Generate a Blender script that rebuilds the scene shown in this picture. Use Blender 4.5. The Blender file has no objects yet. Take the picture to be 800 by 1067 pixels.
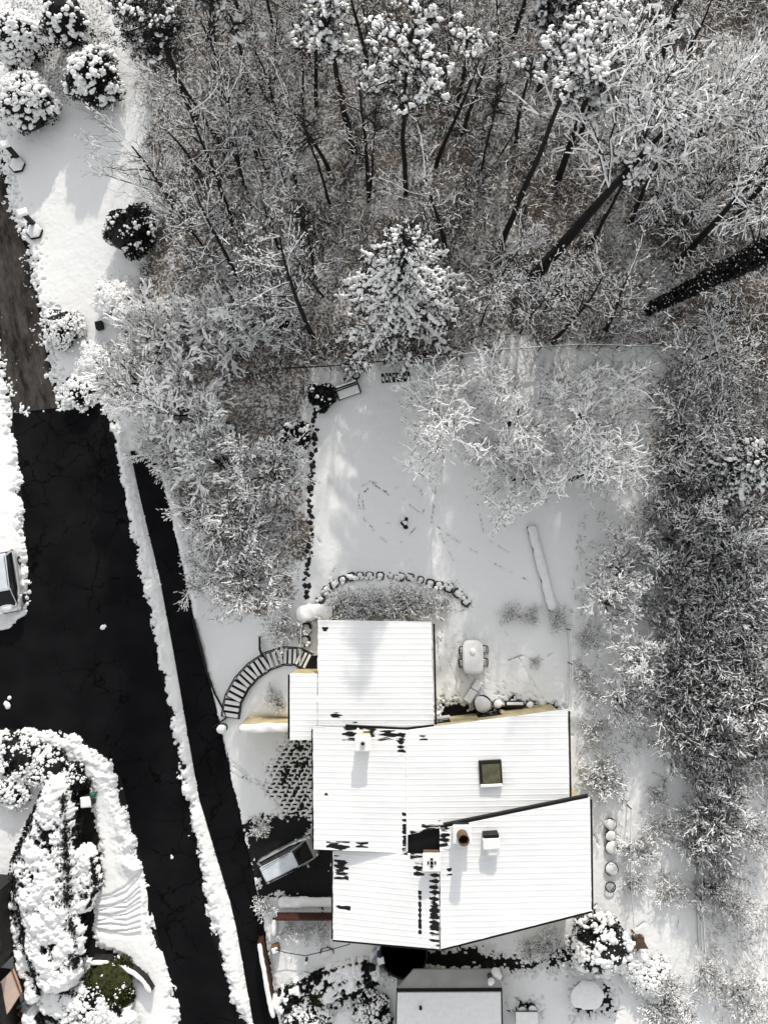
import bpy, math, random
import numpy as np
from mathutils import Vector
from math import radians, sin, cos, pi

# ------------------------------------------------------------------ camera, light, exposure
C = bpy.context.scene.collection
scene = bpy.context.scene
H = 51.0; F = 740.0; TILT = math.atan(67 / F)
cam = bpy.data.cameras.new('camera'); camo = bpy.data.objects.new('camera', cam); C.objects.link(camo)
camo.location = (0, 0, H); camo.rotation_euler = (TILT, 0, 0)
cam.sensor_fit = 'VERTICAL'; cam.sensor_height = 24; cam.lens = F / 1067 * 24
cam.clip_start = 0.5; cam.clip_end = 3000
scene.camera = camo
SUN_EL = radians(22); SUN_AZ = radians(6)
w = bpy.data.worlds.new("World"); scene.world = w; w.use_nodes = True
nt = w.node_tree; bg = nt.nodes['Background']
sky = nt.nodes.new('ShaderNodeTexSky'); sky.sky_type = 'NISHITA'; sky.sun_disc = False
sky.sun_elevation = SUN_EL; sky.sun_rotation = SUN_AZ
hs = nt.nodes.new('ShaderNodeHueSaturation'); hs.inputs['Saturation'].default_value = 0.09
nt.links.new(sky.outputs[0], hs.inputs['Color']); nt.links.new(hs.outputs[0], bg.inputs[0])
bg.inputs[1].default_value = 0.15
sun = bpy.data.lights.new('sun', 'SUN'); sun.energy = 2.0; sun.angle = radians(1.0); sun.color = (1, 0.94, 0.86)
suno = bpy.data.objects.new('sun', sun); C.objects.link(suno)
sd = Vector((-sin(SUN_AZ) * cos(SUN_EL), -cos(SUN_AZ) * cos(SUN_EL), -sin(SUN_EL)))
suno.rotation_euler = sd.to_track_quat('-Z', 'Y').to_euler(); suno.location = (0, 0, 80)
scene.view_settings.view_transform = 'Standard'; scene.view_settings.look = 'None'
scene.view_settings.exposure = 0.78; scene.view_settings.gamma = 1
scene.cycles.max_bounces = 6; scene.cycles.diffuse_bounces = 4

# ------------------------------------------------------------------ projection
cT, sT = cos(TILT), sin(TILT)
def P(px, py, z=0.0):
    a = (np.asarray(px, float) - 400) / F; b = -(np.asarray(py, float) - 533.5) / F
    # camera axes: x, y' = (0,cT,sT), forward = (0,sT,-cT)
    dx = a; dy = b * cT + sT; dz = b * sT - cT
    t = (z - H) / dz
    return dx * t, dy * t
def toPx(x, y, z):
    zz = z - H
    f = y * sT - zz * cT; u = y * cT + zz * sT
    return 400 + F * x / f, 533.5 - F * u / f
def sm(t):
    t = np.clip(t, 0, 1); return t * t * (3 - 2 * t)
EY = [-400, 180, 270, 340, 420, 450, 530, 640, 740, 810, 900, 960, 1030, 1067, 1300]
EX = [-160, 2, 32, 47, 64, 152, 177, 202, 227, 242, 264, 277, 287, 292, 330]
def G(x, y):
    px, py = toPx(x, y, -1.2)
    e = np.interp(py, EY, EX)
    wd = np.interp(py, [380, 470], [260, 110])
    up = -2.5 + 2.5 * sm((px - e - 6) / wd)
    lo = -2.5 + 2.2 * sm((px - 440) / 150)
    return up + (lo - up) * sm((py - 742) / 18)
def PG(px, py, dz=0.0):
    z = np.zeros_like(np.asarray(px, float))
    for _ in range(6):
        x, y = P(px, py, z); z = G(x, y) + dz
    return x, y, z
def pg(px, py, dz=0.0):
    x, y, z = PG(px, py, dz); return float(x), float(y), float(z)

# ------------------------------------------------------------------ noise
def vnoise(x, y, s, seed=0):
    r = np.random.RandomState(seed).rand(256, 256)
    x = x * s; y = y * s; xi = np.floor(x).astype(int); yi = np.floor(y).astype(int)
    fx = x - xi; fy = y - yi; fx = fx * fx * (3 - 2 * fx); fy = fy * fy * (3 - 2 * fy)
    a = r[xi & 255, yi & 255]; b = r[(xi + 1) & 255, yi & 255]; c = r[xi & 255, (yi + 1) & 255]; d = r[(xi + 1) & 255, (yi + 1) & 255]
    return (a * (1 - fx) + b * fx) * (1 - fy) + (c * (1 - fx) + d * fx) * fy - 0.5
def fbm(x, y, s, seed=0, o=4):
    v = 0
    for i in range(o): v = v + vnoise(x + 7.3 * i, y - 3.1 * i, s * 2 ** i, seed + i) / 1.7 ** i
    return v
def in_poly(px, py, poly):
    ins = np.zeros(px.shape, bool); n = len(poly)
    for i in range(n):
        x0, y0 = poly[i]; x1, y1 = poly[(i + 1) % n]
        if y0 == y1: continue
        c = ((y0 > py) != (y1 > py)) & (px < (x1 - x0) * (py - y0) / (y1 - y0) + x0)
        ins ^= c
    return ins
def seg_dist(x, y, pts, closed=False):
    d = np.full(x.shape, 1e9); n = len(pts)
    for i in range(n if closed else n - 1):
        x0, y0 = pts[i]; x1, y1 = pts[(i + 1) % n]
        ex, ey = x1 - x0, y1 - y0; L = ex * ex + ey * ey + 1e-12
        t = np.clip(((x - x0) * ex + (y - y0) * ey) / L, 0, 1)
        d = np.minimum(d, np.hypot(x - x0 - t * ex, y - y0 - t * ey))
    return d
def world_poly(pp, z=None):
    out = []
    for a in pp:
        if z is None: x, y, _ = pg(*a)
        else: x, y = P(a[0], a[1], z)
        out.append((float(x), float(y)))
    return out

# ------------------------------------------------------------------ materials
MATS = {}
def mat(name, col, rough=0.7, metal=0.0, var=0.0, vs=6.0, bump=0.0, bs=20.0, col2=None, spec=0.3, lo=0.4, hi=0.6, emis=None, detail=4):
    m = bpy.data.materials.new(name); m.use_nodes = True; t = m.node_tree; b = t.nodes['Principled BSDF']
    b.inputs['Roughness'].default_value = rough; b.inputs['Metallic'].default_value = metal
    b.inputs['Specular IOR Level'].default_value = spec
    b.inputs['Base Color'].default_value = (*col, 1)
    tc = t.nodes.new('ShaderNodeTexCoord')
    if var > 0 or col2:
        n = t.nodes.new('ShaderNodeTexNoise'); n.inputs['Scale'].default_value = vs; n.inputs['Detail'].default_value = detail
        t.links.new(tc.outputs['Object'], n.inputs['Vector'])
        r = t.nodes.new('ShaderNodeValToRGB'); r.color_ramp.elements[0].position = lo; r.color_ramp.elements[1].position = hi
        c2 = col2 if col2 else tuple(c * (1 - var) for c in col)
        r.color_ramp.elements[0].color = (*c2, 1); r.color_ramp.elements[1].color = (*col, 1)
        t.links.new(n.outputs[0], r.inputs[0]); t.links.new(r.outputs[0], b.inputs['Base Color'])
    if bump > 0:
        n2 = t.nodes.new('ShaderNodeTexNoise'); n2.inputs['Scale'].default_value = bs; n2.inputs['Detail'].default_value = 5
        t.links.new(tc.outputs['Object'], n2.inputs['Vector'])
        bp = t.nodes.new('ShaderNodeBump'); bp.inputs['Strength'].default_value = bump; bp.inputs['Distance'].default_value = 0.05
        t.links.new(n2.outputs[0], bp.inputs['Height']); t.links.new(bp.outputs[0], b.inputs['Normal'])
    MATS[name] = m; return m
SNOW = mat('snow', (0.87, 0.872, 0.862), 0.6, var=0.06, vs=3, bump=0.35, bs=9)
TSNOW = mat('twig_snow', (0.92, 0.92, 0.91), 0.7)
BARK = mat('bark', (0.018, 0.016, 0.015), 0.9, var=0.5, vs=12, bump=0.6, bs=30)
TWIG = mat('twig', (0.024, 0.022, 0.021), 0.9)
TWIGB = mat('brown_twig', (0.075, 0.05, 0.034), 0.9)
NEEDLE = mat('needles', (0.010, 0.014, 0.010), 0.8, var=0.5, vs=3)
OLIVE = mat('olive_needles', (0.045, 0.052, 0.010), 0.8, var=0.7, vs=5)
LEAFD = mat('dark_leaves', (0.009, 0.011, 0.009), 0.7, var=0.5, vs=4)
ASPH = mat('asphalt', (0.0085, 0.0085, 0.0095), 0.75, col2=(0.0042, 0.0042, 0.005), vs=0.35, lo=.38, hi=.68, detail=6, bump=0.15, bs=60, spec=0.06)
GRIT = mat('gritted_street', (0.065, 0.054, 0.044), 0.9, col2=(0.008, 0.007, 0.006), vs=1.6, lo=.38, hi=.72, spec=0.1, detail=8)
YEL = mat('render_yellow', (0.50, 0.42, 0.25), 0.85, var=0.2, vs=1.5, bump=0.1, bs=40)
BLACK = mat('black_metal', (0.006, 0.006, 0.007), 0.6, var=0.3, vs=5)
DARK = mat('dark_board', (0.014, 0.013, 0.012), 0.7, var=0.4, vs=5)
GREYM = mat('grey_sheet', (0.38, 0.38, 0.365), 0.6, var=0.12, vs=1.2)
GLASS = mat('glass', (0.008, 0.010, 0.011), 0.08, spec=0.3)
SKYG = mat('skylight_glass', (0.12, 0.12, 0.07), 0.25, var=0.3, vs=2)
REDW = mat('red_brown_board', (0.06, 0.02, 0.013), 0.7, var=0.35, vs=3)
BROWN = mat('brown_wood', (0.11, 0.075, 0.05), 0.8, var=0.4, vs=5)
STONE = mat('dark_stone', (0.022, 0.021, 0.020), 0.85, var=0.5, vs=6)
PAVER = mat('paver', (0.011, 0.011, 0.011), 0.85, var=0.4, vs=9)
PAINT = mat('silver_paint', (0.42, 0.44, 0.47), 0.3, metal=0.55)
SKYTINT = mat('sky_tinted_paint', (0.66, 0.71, 0.76), 0.6, var=0.12, vs=2)  # car roofs: pale blue of the reflected sky put into the colour
PAINT2 = mat('pale_paint', (0.6, 0.61, 0.62), 0.3, metal=0.5)
RUB = mat('rubber', (0.015, 0.015, 0.015), 0.9)
CHROME = mat('chrome', (0.7, 0.7, 0.7), 0.2, metal=1)
POTC = mat('clay_pot', (0.16, 0.10, 0.06), 0.7, var=0.4, vs=7)
TERRA = mat('terracotta', (0.22, 0.07, 0.04), 0.7, var=0.3, vs=6)
PINK = mat('tan_panel', (0.55, 0.42, 0.34), 0.7, var=0.1, vs=2)
GREEN = mat('green_enamel', (0.02, 0.09, 0.06), 0.4)
TEAL = mat('teal_cloth', (0.07, 0.12, 0.13), 0.8, var=0.4, vs=5)
BLUE = mat('blue_plastic', (0.03, 0.05, 0.25), 0.5)
SOIL = mat('soil', (0.010, 0.009, 0.008), 0.95, var=0.5, vs=6, bump=0.5, bs=15)
WHITE = mat('white_paint', (0.8, 0.8, 0.79), 0.5)

# asphalt cracks
def cracks(m, scale=0.45, w0=0.02):
    t = m.node_tree; b = t.nodes['Principled BSDF']; tc = [n for n in t.nodes if n.type == 'TEX_COORD'][0]
    dn = t.nodes.new('ShaderNodeTexNoise'); dn.inputs['Scale'].default_value = 1.6; dn.inputs['Detail'].default_value = 4
    mx = t.nodes.new('ShaderNodeMix'); mx.data_type = 'RGBA'; mx.blend_type = 'LINEAR_LIGHT'; mx.inputs[0].default_value = 0.5
    t.links.new(tc.outputs['Object'], dn.inputs['Vector']); t.links.new(tc.outputs['Object'], mx.inputs[6]); t.links.new(dn.outputs['Color'], mx.inputs[7])
    v = t.nodes.new('ShaderNodeTexVoronoi'); v.feature = 'DISTANCE_TO_EDGE'; v.inputs['Scale'].default_value = scale
    t.links.new(mx.outputs[2], v.inputs['Vector'])
    n3 = t.nodes.new('ShaderNodeTexNoise'); n3.inputs['Scale'].default_value = 0.22; n3.inputs['Detail'].default_value = 1
    t.links.new(tc.outputs['Object'], n3.inputs['Vector'])
    ml = t.nodes.new('ShaderNodeMapRange'); ml.inputs[1].default_value = 0.47; ml.inputs[2].default_value = 0.56; ml.inputs[3].default_value = 0; ml.inputs[4].default_value = w0
    t.links.new(n3.outputs[0], ml.inputs[0])
    lt = t.nodes.new('ShaderNodeMath'); lt.operation = 'LESS_THAN'
    t.links.new(v.outputs['Distance'], lt.inputs[0]); t.links.new(ml.outputs[0], lt.inputs[1])
    mc = t.nodes.new('ShaderNodeMix'); mc.data_type = 'RGBA'
    src = b.inputs['Base Color'].links[0].from_socket
    t.links.new(lt.outputs[0], mc.inputs[0]); t.links.new(src, mc.inputs[6]); mc.inputs[7].default_value = (0.0012, 0.0012, 0.0015, 1)
    t.links.new(mc.outputs[2], b.inputs['Base Color'])
cracks(ASPH)
def streaks(m, ang, sx, sy, ca, cb):
    t = m.node_tree; b = t.nodes['Principled BSDF']; tc = [n for n in t.nodes if n.type == 'TEX_COORD'][0]
    m1 = t.nodes.new('ShaderNodeMapping'); m1.inputs['Rotation'].default_value = (0, 0, ang); t.links.new(tc.outputs['Object'], m1.inputs[0])
    m2 = t.nodes.new('ShaderNodeMapping'); m2.inputs['Scale'].default_value = (sx, sy, 1); t.links.new(m1.outputs[0], m2.inputs[0])
    n = t.nodes.new('ShaderNodeTexNoise'); n.inputs['Scale'].default_value = 1.0; n.inputs['Detail'].default_value = 8; n.inputs['Roughness'].default_value = .7; t.links.new(m2.outputs[0], n.inputs['Vector'])
    r = t.nodes.new('ShaderNodeValToRGB'); e = r.color_ramp.elements; e[0].position = .38; e[0].color = (*ca, 1); e[1].position = .66; e[1].color = (*cb, 1); t.links.new(n.outputs[0], r.inputs[0]); t.links.new(r.outputs[0], b.inputs['Base Color'])
streaks(GRIT, radians(76.7), .55, 1.5, (0.014, 0.012, 0.011), (0.085, 0.077, 0.069))

# snowy ground: one attribute drives fallen leaves and soil showing through, plus painted shade in tracks
def ground_mat():
    m = bpy.data.materials.new('ground_snow'); m.use_nodes = True; t = m.node_tree; b = t.nodes['Principled BSDF']
    b.inputs['Roughness'].default_value = 0.65; b.inputs['Specular IOR Level'].default_value = 0.2
    tc = t.nodes.new('ShaderNodeTexCoord'); at = t.nodes.new('ShaderNodeAttribute'); at.attribute_name = 'litter_shade'
    n = t.nodes.new('ShaderNodeTexNoise'); n.inputs['Scale'].default_value = 5; n.inputs['Detail'].default_value = 9; n.inputs['Roughness'].default_value = 0.75
    t.links.new(tc.outputs['Object'], n.inputs['Vector'])
    big = t.nodes.new('ShaderNodeTexNoise'); big.inputs['Scale'].default_value = 0.5; big.inputs['Detail'].default_value = 4
    t.links.new(tc.outputs['Object'], big.inputs['Vector'])
    lr = t.nodes.new('ShaderNodeValToRGB'); e = lr.color_ramp.elements
    e[0].position = 0.35; e[0].color = (0.03, 0.028, 0.027, 1); e[1].position = 0.68; e[1].color = (0.23, 0.175, 0.125, 1)
    t.links.new(big.outputs[0], lr.inputs[0])
    # mask = noise < litter
    s = t.nodes.new('ShaderNodeMath'); s.operation = 'SUBTRACT'; t.links.new(at.outputs['Fac'], s.inputs[0]); t.links.new(n.outputs[0], s.inputs[1])
    mr = t.nodes.new('ShaderNodeMapRange'); mr.inputs[1].default_value = -0.03; mr.inputs[2].default_value = 0.10
    t.links.new(s.outputs[0], mr.inputs[0])
    mx = t.nodes.new('ShaderNodeMix'); mx.data_type = 'RGBA'; mx.inputs[6].default_value = (0.862, 0.868, 0.858, 1)
    t.links.new(mr.outputs[0], mx.inputs[0]); t.links.new(lr.outputs[0], mx.inputs[7]); t.links.new(mx.outputs[2], b.inputs['Base Color'])
    n2 = t.nodes.new('ShaderNodeTexNoise'); n2.inputs['Scale'].default_value = 4; n2.inputs['Detail'].default_value = 8
    t.links.new(tc.outputs['Object'], n2.inputs['Vector'])
    bp = t.nodes.new('ShaderNodeBump'); bp.inputs['Strength'].default_value = 0.28; bp.inputs['Distance'].default_value = 0.05
    t.links.new(n2.outputs[0], bp.inputs['Height']); t.links.new(bp.outputs[0], b.inputs['Normal'])
    return m
GSNOW = ground_mat()

# roof sheets: snow with places where it has slid off the ribs
def roof_mat(blobs):
    m = bpy.data.materials.new('roof_snow'); m.use_nodes = True; t = m.node_tree; b = t.nodes['Principled BSDF']
    b.inputs['Roughness'].default_value = 0.55; b.inputs['Specular IOR Level'].default_value = 0.2
    tc = t.nodes.new('ShaderNodeTexCoord'); sx = t.nodes.new('ShaderNodeSeparateXYZ'); t.links.new(tc.outputs['Object'], sx.inputs[0])
    def M(op, a, bb=None, clamp=False):
        n = t.nodes.new('ShaderNodeMath'); n.operation = op; n.use_clamp = clamp
        for i, v in enumerate((a, bb)):
            if v is None: continue
            if isinstance(v, (int, float)): n.inputs[i].default_value = v
            else: t.links.new(v, n.inputs[i])
        return n.outputs[0]
    tot = None
    for (cx, cy, rx, ry) in blobs:
        a = M('DIVIDE', M('ABSOLUTE', M('SUBTRACT', sx.outputs[0], cx)), rx); c = M('DIVIDE', M('ABSOLUTE', M('SUBTRACT', sx.outputs[1], cy)), ry)
        d = M('SUBTRACT', 1.0, M('MAXIMUM', a, c))
        tot = d if tot is None else M('MAXIMUM', tot, d)
    mp = t.nodes.new('ShaderNodeMapping'); mp.inputs['Scale'].default_value = (0.8, 4.5, 1); t.links.new(tc.outputs['Object'], mp.inputs[0])
    n = t.nodes.new('ShaderNodeTexNoise'); n.inputs['Scale'].default_value = 1.3; n.inputs['Detail'].default_value = 5; t.links.new(mp.outputs[0], n.inputs['Vector'])
    nn = M('MULTIPLY', M('SUBTRACT', n.outputs[0], 0.5), 3.6)
    rib = M('MULTIPLY', M('SINE', M('MULTIPLY', sx.outputs[1], 2 * pi / RIB)), 0.28)
    v = M('ADD', M('ADD', tot, nn), M('SUBTRACT', rib, 0.25))
    inside = M('GREATER_THAN', tot, 0.0)
    mk = M('MULTIPLY', M('MULTIPLY', M('ADD', v, 0.12), 4.0, True), inside)
    mx = t.nodes.new('ShaderNodeMix'); mx.data_type = 'RGBA'; mx.inputs[6].default_value = (0.87, 0.88, 0.88, 1); mx.inputs[7].default_value = (0.010, 0.010, 0.011, 1)
    tn = t.nodes.new('ShaderNodeTexNoise'); tn.inputs['Scale'].default_value = .35; tn.inputs['Detail'].default_value = 6; t.links.new(tc.outputs['Object'], tn.inputs['Vector'])
    tr = t.nodes.new('ShaderNodeValToRGB'); tr.color_ramp.elements[0].position = .35; tr.color_ramp.elements[0].color = (.79, .80, .80, 1); tr.color_ramp.elements[1].position = .62; tr.color_ramp.elements[1].color = (.87, .875, .865, 1)
    t.links.new(tn.outputs[0], tr.inputs[0]); t.links.new(tr.outputs[0], mx.inputs[6])
    t.links.new(mk, mx.inputs[0]); t.links.new(mx.outputs[2], b.inputs['Base Color'])
    n2 = t.nodes.new('ShaderNodeTexNoise'); n2.inputs['Scale'].default_value = 1.6; n2.inputs['Detail'].default_value = 7; t.links.new(tc.outputs['Object'], n2.inputs['Vector'])
    bp = t.nodes.new('ShaderNodeBump'); bp.inputs['Strength'].default_value = 0.14; bp.inputs['Distance'].default_value = 0.06
    t.links.new(n2.outputs[0], bp.inputs['Height']); t.links.new(bp.outputs[0], b.inputs['Normal'])
    return m
RIB = 0.355

# ------------------------------------------------------------------ mesh building
class MB:
    def __init__(s): s.v = []; s.f = []; s.m = []; s.n = 0
    def add(s, v, f, mi=0):
        v = np.asarray(v, float).reshape(-1, 3)
        s.v.append(v); k = s.n
        for q in f: s.f.append(tuple(i + k for i in q)); s.m.append(mi)
        s.n += len(v); return s
    def mesh(s, name, mats, off=(0, 0, 0), smooth=False):
        me = bpy.data.meshes.new(name)
        v = np.concatenate(s.v) - np.array(off)
        me.from_pydata(v.tolist(), [], s.f); me.update()
        for m in (mats if isinstance(mats, (list, tuple)) else [mats]): me.materials.append(m)
        if any(s.m): me.polygons.foreach_set('material_index', s.m)
        if smooth: me.polygons.foreach_set('use_smooth', [True] * len(s.f))
        return me
def fast_mesh(name, V, Fq, mats, mi=None, smooth=False):
    """V (n,3), Fq (m,k) arrays"""
    me = bpy.data.meshes.new(name); k = Fq.shape[1]
    me.vertices.add(len(V)); me.vertices.foreach_set('co', V.astype(np.float32).ravel())
    me.loops.add(Fq.size); me.loops.foreach_set('vertex_index', Fq.astype(np.int32).ravel())
    me.polygons.add(len(Fq)); me.polygons.foreach_set('loop_start', (np.arange(len(Fq)) * k).astype(np.int32))
    try: me.polygons.foreach_set('loop_total', np.full(len(Fq), k, np.int32))
    except Exception: pass
    for m in mats: me.materials.append(m)
    if mi is not None: me.polygons.foreach_set('material_index', mi.astype(np.int32))
    me.polygons.foreach_set('use_smooth', np.full(len(Fq), smooth))
    me.update(calc_edges=True); me.validate(); return me
def box(mb, c, s, rz=0, mi=0, bev=0.0, taper=1.0, tilt=0):
    x, y, z = s[0] / 2, s[1] / 2, s[2] / 2
    if bev > 0:
        b = min(bev, x * .9, y * .9, z * .9); vs = []; rings = [(-z, b), (-z + b, 0), (z - b, 0), (z, b)]
        for zz, ins in rings:
            X, Y = x - ins, y - ins; bb = b * .6
            if zz > 0: X *= taper; Y *= taper
            for (px, py) in ((-X + bb, -Y), (X - bb, -Y), (X, -Y + bb), (X, Y - bb), (X - bb, Y), (-X + bb, Y), (-X, Y - bb), (-X, -Y + bb)): vs.append((px, py, zz))
        fs = [tuple(range(7, -1, -1)), tuple(range(24, 32))]
        for r in range(3):
            for i in range(8): fs.append((r * 8 + i, r * 8 + (i + 1) % 8, r * 8 + 8 + (i + 1) % 8, r * 8 + 8 + i))
    else:
        t = taper
        vs = [(-x, -y, -z), (x, -y, -z), (x, y, -z), (-x, y, -z), (-x * t, -y * t, z), (x * t, -y * t, z), (x * t, y * t, z), (-x * t, y * t, z)]
        fs = [(3, 2, 1, 0), (4, 5, 6, 7), (0, 1, 5, 4), (1, 2, 6, 5), (2, 3, 7, 6), (3, 0, 4, 7)]
    vs = np.array(vs)
    if tilt: vs = np.stack([vs[:, 0], vs[:, 1] * cos(tilt) - vs[:, 2] * sin(tilt), vs[:, 1] * sin(tilt) + vs[:, 2] * cos(tilt)], 1)
    R = np.array([[cos(rz), -sin(rz), 0], [sin(rz), cos(rz), 0], [0, 0, 1]])
    mb.add(vs @ R.T + np.array(c), fs, mi); return mb
def lathe(mb, c, prof, n=16, mi=0, sx=1.0, sy=1.0, rz=0):
    vs = []; fs = []
    for (r, z) in prof:
        for i in range(n):
            a = 2 * pi * i / n; X = r * cos(a) * sx; Y = r * sin(a) * sy
            vs.append((c[0] + X * cos(rz) - Y * sin(rz), c[1] + X * sin(rz) + Y * cos(rz), c[2] + z))
    m = len(prof)
    for j in range(m - 1):
        for i in range(n): fs.append((j * n + i, j * n + (i + 1) % n, (j + 1) * n + (i + 1) % n, (j + 1) * n + i))
    fs.append(tuple(range(n - 1, -1, -1))); fs.append(tuple((m - 1) * n + i for i in range(n)))
    mb.add(vs, fs, mi); return mb
def tube(mb, pts, rad, n=6, mi=0):
    pts = np.asarray(pts, float); N = len(pts); rad = np.broadcast_to(rad, (N,)) if np.ndim(rad) == 0 else np.asarray(rad)
    d = np.gradient(pts, axis=0); d /= np.linalg.norm(d, axis=1, keepdims=True) + 1e-9
    ref = np.array([0, 0, 1.0]) if abs(d[0][2]) < .8 else np.array([1.0, 0, 0])
    u = np.cross(d, ref); u /= np.linalg.norm(u, axis=1, keepdims=True) + 1e-9; v = np.cross(d, u)
    a = np.arange(n) * 2 * pi / n
    V = pts[:, None] + rad[:, None, None] * (u[:, None] * np.cos(a)[None, :, None] + v[:, None] * np.sin(a)[None, :, None])
    fs = []
    for j in range(N - 1):
        for i in range(n): fs.append((j * n + i, (j + 1) * n + i, (j + 1) * n + (i + 1) % n, j * n + (i + 1) % n))
    fs.append(tuple(range(n))); fs.append(tuple((N - 1) * n + i for i in range(n - 1, -1, -1)))
    mb.add(V.reshape(-1, 3), fs, mi); return mb
def prism(mb, poly, z0, z1, mi=0):
    """poly world xy list (ccw or cw), z1 scalar or list of tops"""
    n = len(poly); area = sum(poly[i][0] * poly[(i + 1) % n][1] - poly[(i + 1) % n][0] * poly[i][1] for i in range(n))
    zt = z1 if isinstance(z1, (list, tuple)) else [z1] * n
    zb = z0 if isinstance(z0, (list, tuple)) else [z0] * n
    idx = list(range(n)) if area > 0 else list(range(n - 1, -1, -1))
    vs = [(poly[i][0], poly[i][1], zb[i]) for i in idx] + [(poly[i][0], poly[i][1], zt[i]) for i in idx]
    fs = [tuple(range(n - 1, -1, -1)), tuple(range(n, 2 * n))] + [(i, (i + 1) % n, n + (i + 1) % n, n + i) for i in range(n)]
    mb.add(vs, fs, mi); return mb
# icosphere base
def _ico(sub):
    import bmesh
    bm = bmesh.new(); bmesh.ops.create_icosphere(bm, subdivisions=sub, radius=1)
    v = np.array([x.co[:] for x in bm.verts]); f = np.array([[q.index for q in p.verts] for p in bm.faces]); bm.free(); return v, f
ICO1 = _ico(1); ICO2 = _ico(2)
def blob_arrays(c, r, rs, flat=0.6, amp=0.22, ico=None, az=None, el=1.0):
    """many lumpy blobs: c (n,3), r (n,)"""
    bv, bf = ico or ICO2; n = len(c); r = np.broadcast_to(r, (n,))
    k = 1 + rs.uniform(-amp, amp, (n, len(bv))) * .5
    for _ in range(3):
        dd = rs.normal(size=(n, 3)); dd /= np.linalg.norm(dd, axis=1, keepdims=True)
        k = k + rs.uniform(-1.7, 1.7, (n, 1)) * amp * np.tanh(2.2 * (dd @ bv.T))
    k = np.clip(k, .35, 1.9)
    V = bv[None] * k[..., None]
    sc = np.stack([np.full(n, 1.0) * el, np.full(n, 1.0), np.full(n, flat)], 1); V = V * sc[:, None]
    a = rs.uniform(0, 2 * pi, n) if az is None else np.asarray(az)
    ca, sa = np.cos(a)[:, None], np.sin(a)[:, None]
    X = V[..., 0] * ca - V[..., 1] * sa; Y = V[..., 0] * sa + V[..., 1] * ca
    V = np.stack([X, Y, V[..., 2]], -1) * r[:, None, None] + c[:, None]
    Fc = bf[None] + (np.arange(n) * len(bv))[:, None, None]
    return V.reshape(-1, 3), Fc.reshape(-1, 3)
def quads_arrays(c, s, rs, nrm=None, asp=1.6):
    """random small leaf quads"""
    n = len(c); a = rs.normal(size=(n, 3)); a /= np.linalg.norm(a, axis=1, keepdims=True)
    b = np.cross(a, rs.normal(size=(n, 3))); b /= np.linalg.norm(b, axis=1, keepdims=True)
    s = np.broadcast_to(s, (n,))[:, None]
    V = np.stack([c - a * s * asp - b * s * .2, c - b * s, c + a * s * asp, c + b * s], 1)
    return V.reshape(-1, 3), np.arange(4 * n).reshape(n, 4)
def seg_prisms(p0, p1, r0, r1, rs, sides=3):
    n = len(p0)
    if n == 0: return np.zeros((0, 3)), np.zeros((0, 4), int)
    d = p1 - p0; d = d / (np.linalg.norm(d, axis=1, keepdims=True) + 1e-9)
    ref = np.where(np.abs(d[:, 2:3]) < .9, np.array([[0, 0, 1.0]]), np.array([[1.0, 0, 0]]))
    u = np.cross(d, ref); u /= np.linalg.norm(u, axis=1, keepdims=True) + 1e-9; v = np.cross(u, d)
    ph = pi / 2 if sides == 3 else 0
    a = np.arange(sides) * 2 * pi / sides - ph
    ring = u[:, None] * np.cos(a)[None, :, None] + v[:, None] * np.sin(a)[None, :, None]
    A = p0[:, None] + ring * r0[:, None, None]; B = p1[:, None] + ring * r1[:, None, None]
    V = np.concatenate([A, B], 1).reshape(-1, 3)
    i = np.arange(sides); j = (i + 1) % sides
    q = np.stack([i, j, j + sides, i + sides], 1)
    Fq = (q[None] + (np.arange(n) * 2 * sides)[:, None, None]).reshape(-1, 4)
    return V, Fq
def merge(parts):
    """list of (V, F(quad or tri), matindex) -> single arrays as quads meshes (tris repeated index handled separately)"""
    Vs, F4, F3, m4, m3 = [], [], [], [], []; k = 0
    for V, Fq, mi in parts:
        Vs.append(V)
        if Fq.shape[1] == 4: F4.append(Fq + k); m4.append(np.full(len(Fq), mi))
        else: F3.append(Fq + k); m3.append(np.full(len(Fq), mi))
        k += len(V)
    return np.concatenate(Vs), F4, F3, m4, m3
def merged_mesh(name, parts, mats, smooth_tris=True):
    V, F4, F3, m4, m3 = merge(parts)
    me = bpy.data.meshes.new(name)
    n4 = sum(len(f) for f in F4); n3 = sum(len(f) for f in F3)
    loops = np.concatenate([f.ravel() for f in F4 + F3]).astype(np.int32)
    ls = np.concatenate([np.arange(n4) * 4, n4 * 4 + np.arange(n3) * 3]).astype(np.int32)
    me.vertices.add(len(V)); me.vertices.foreach_set('co', V.astype(np.float32).ravel())
    me.loops.add(len(loops)); me.loops.foreach_set('vertex_index', loops)
    me.polygons.add(n4 + n3); me.polygons.foreach_set('loop_start', ls)
    for m in mats: me.materials.append(m)
    me.polygons.foreach_set('material_index', np.concatenate(m4 + m3).astype(np.int32))
    me.polygons.foreach_set('use_smooth', np.concatenate([np.zeros(n4, bool), np.full(n3, smooth_tris)]))
    me.update(calc_edges=True); return me

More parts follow.
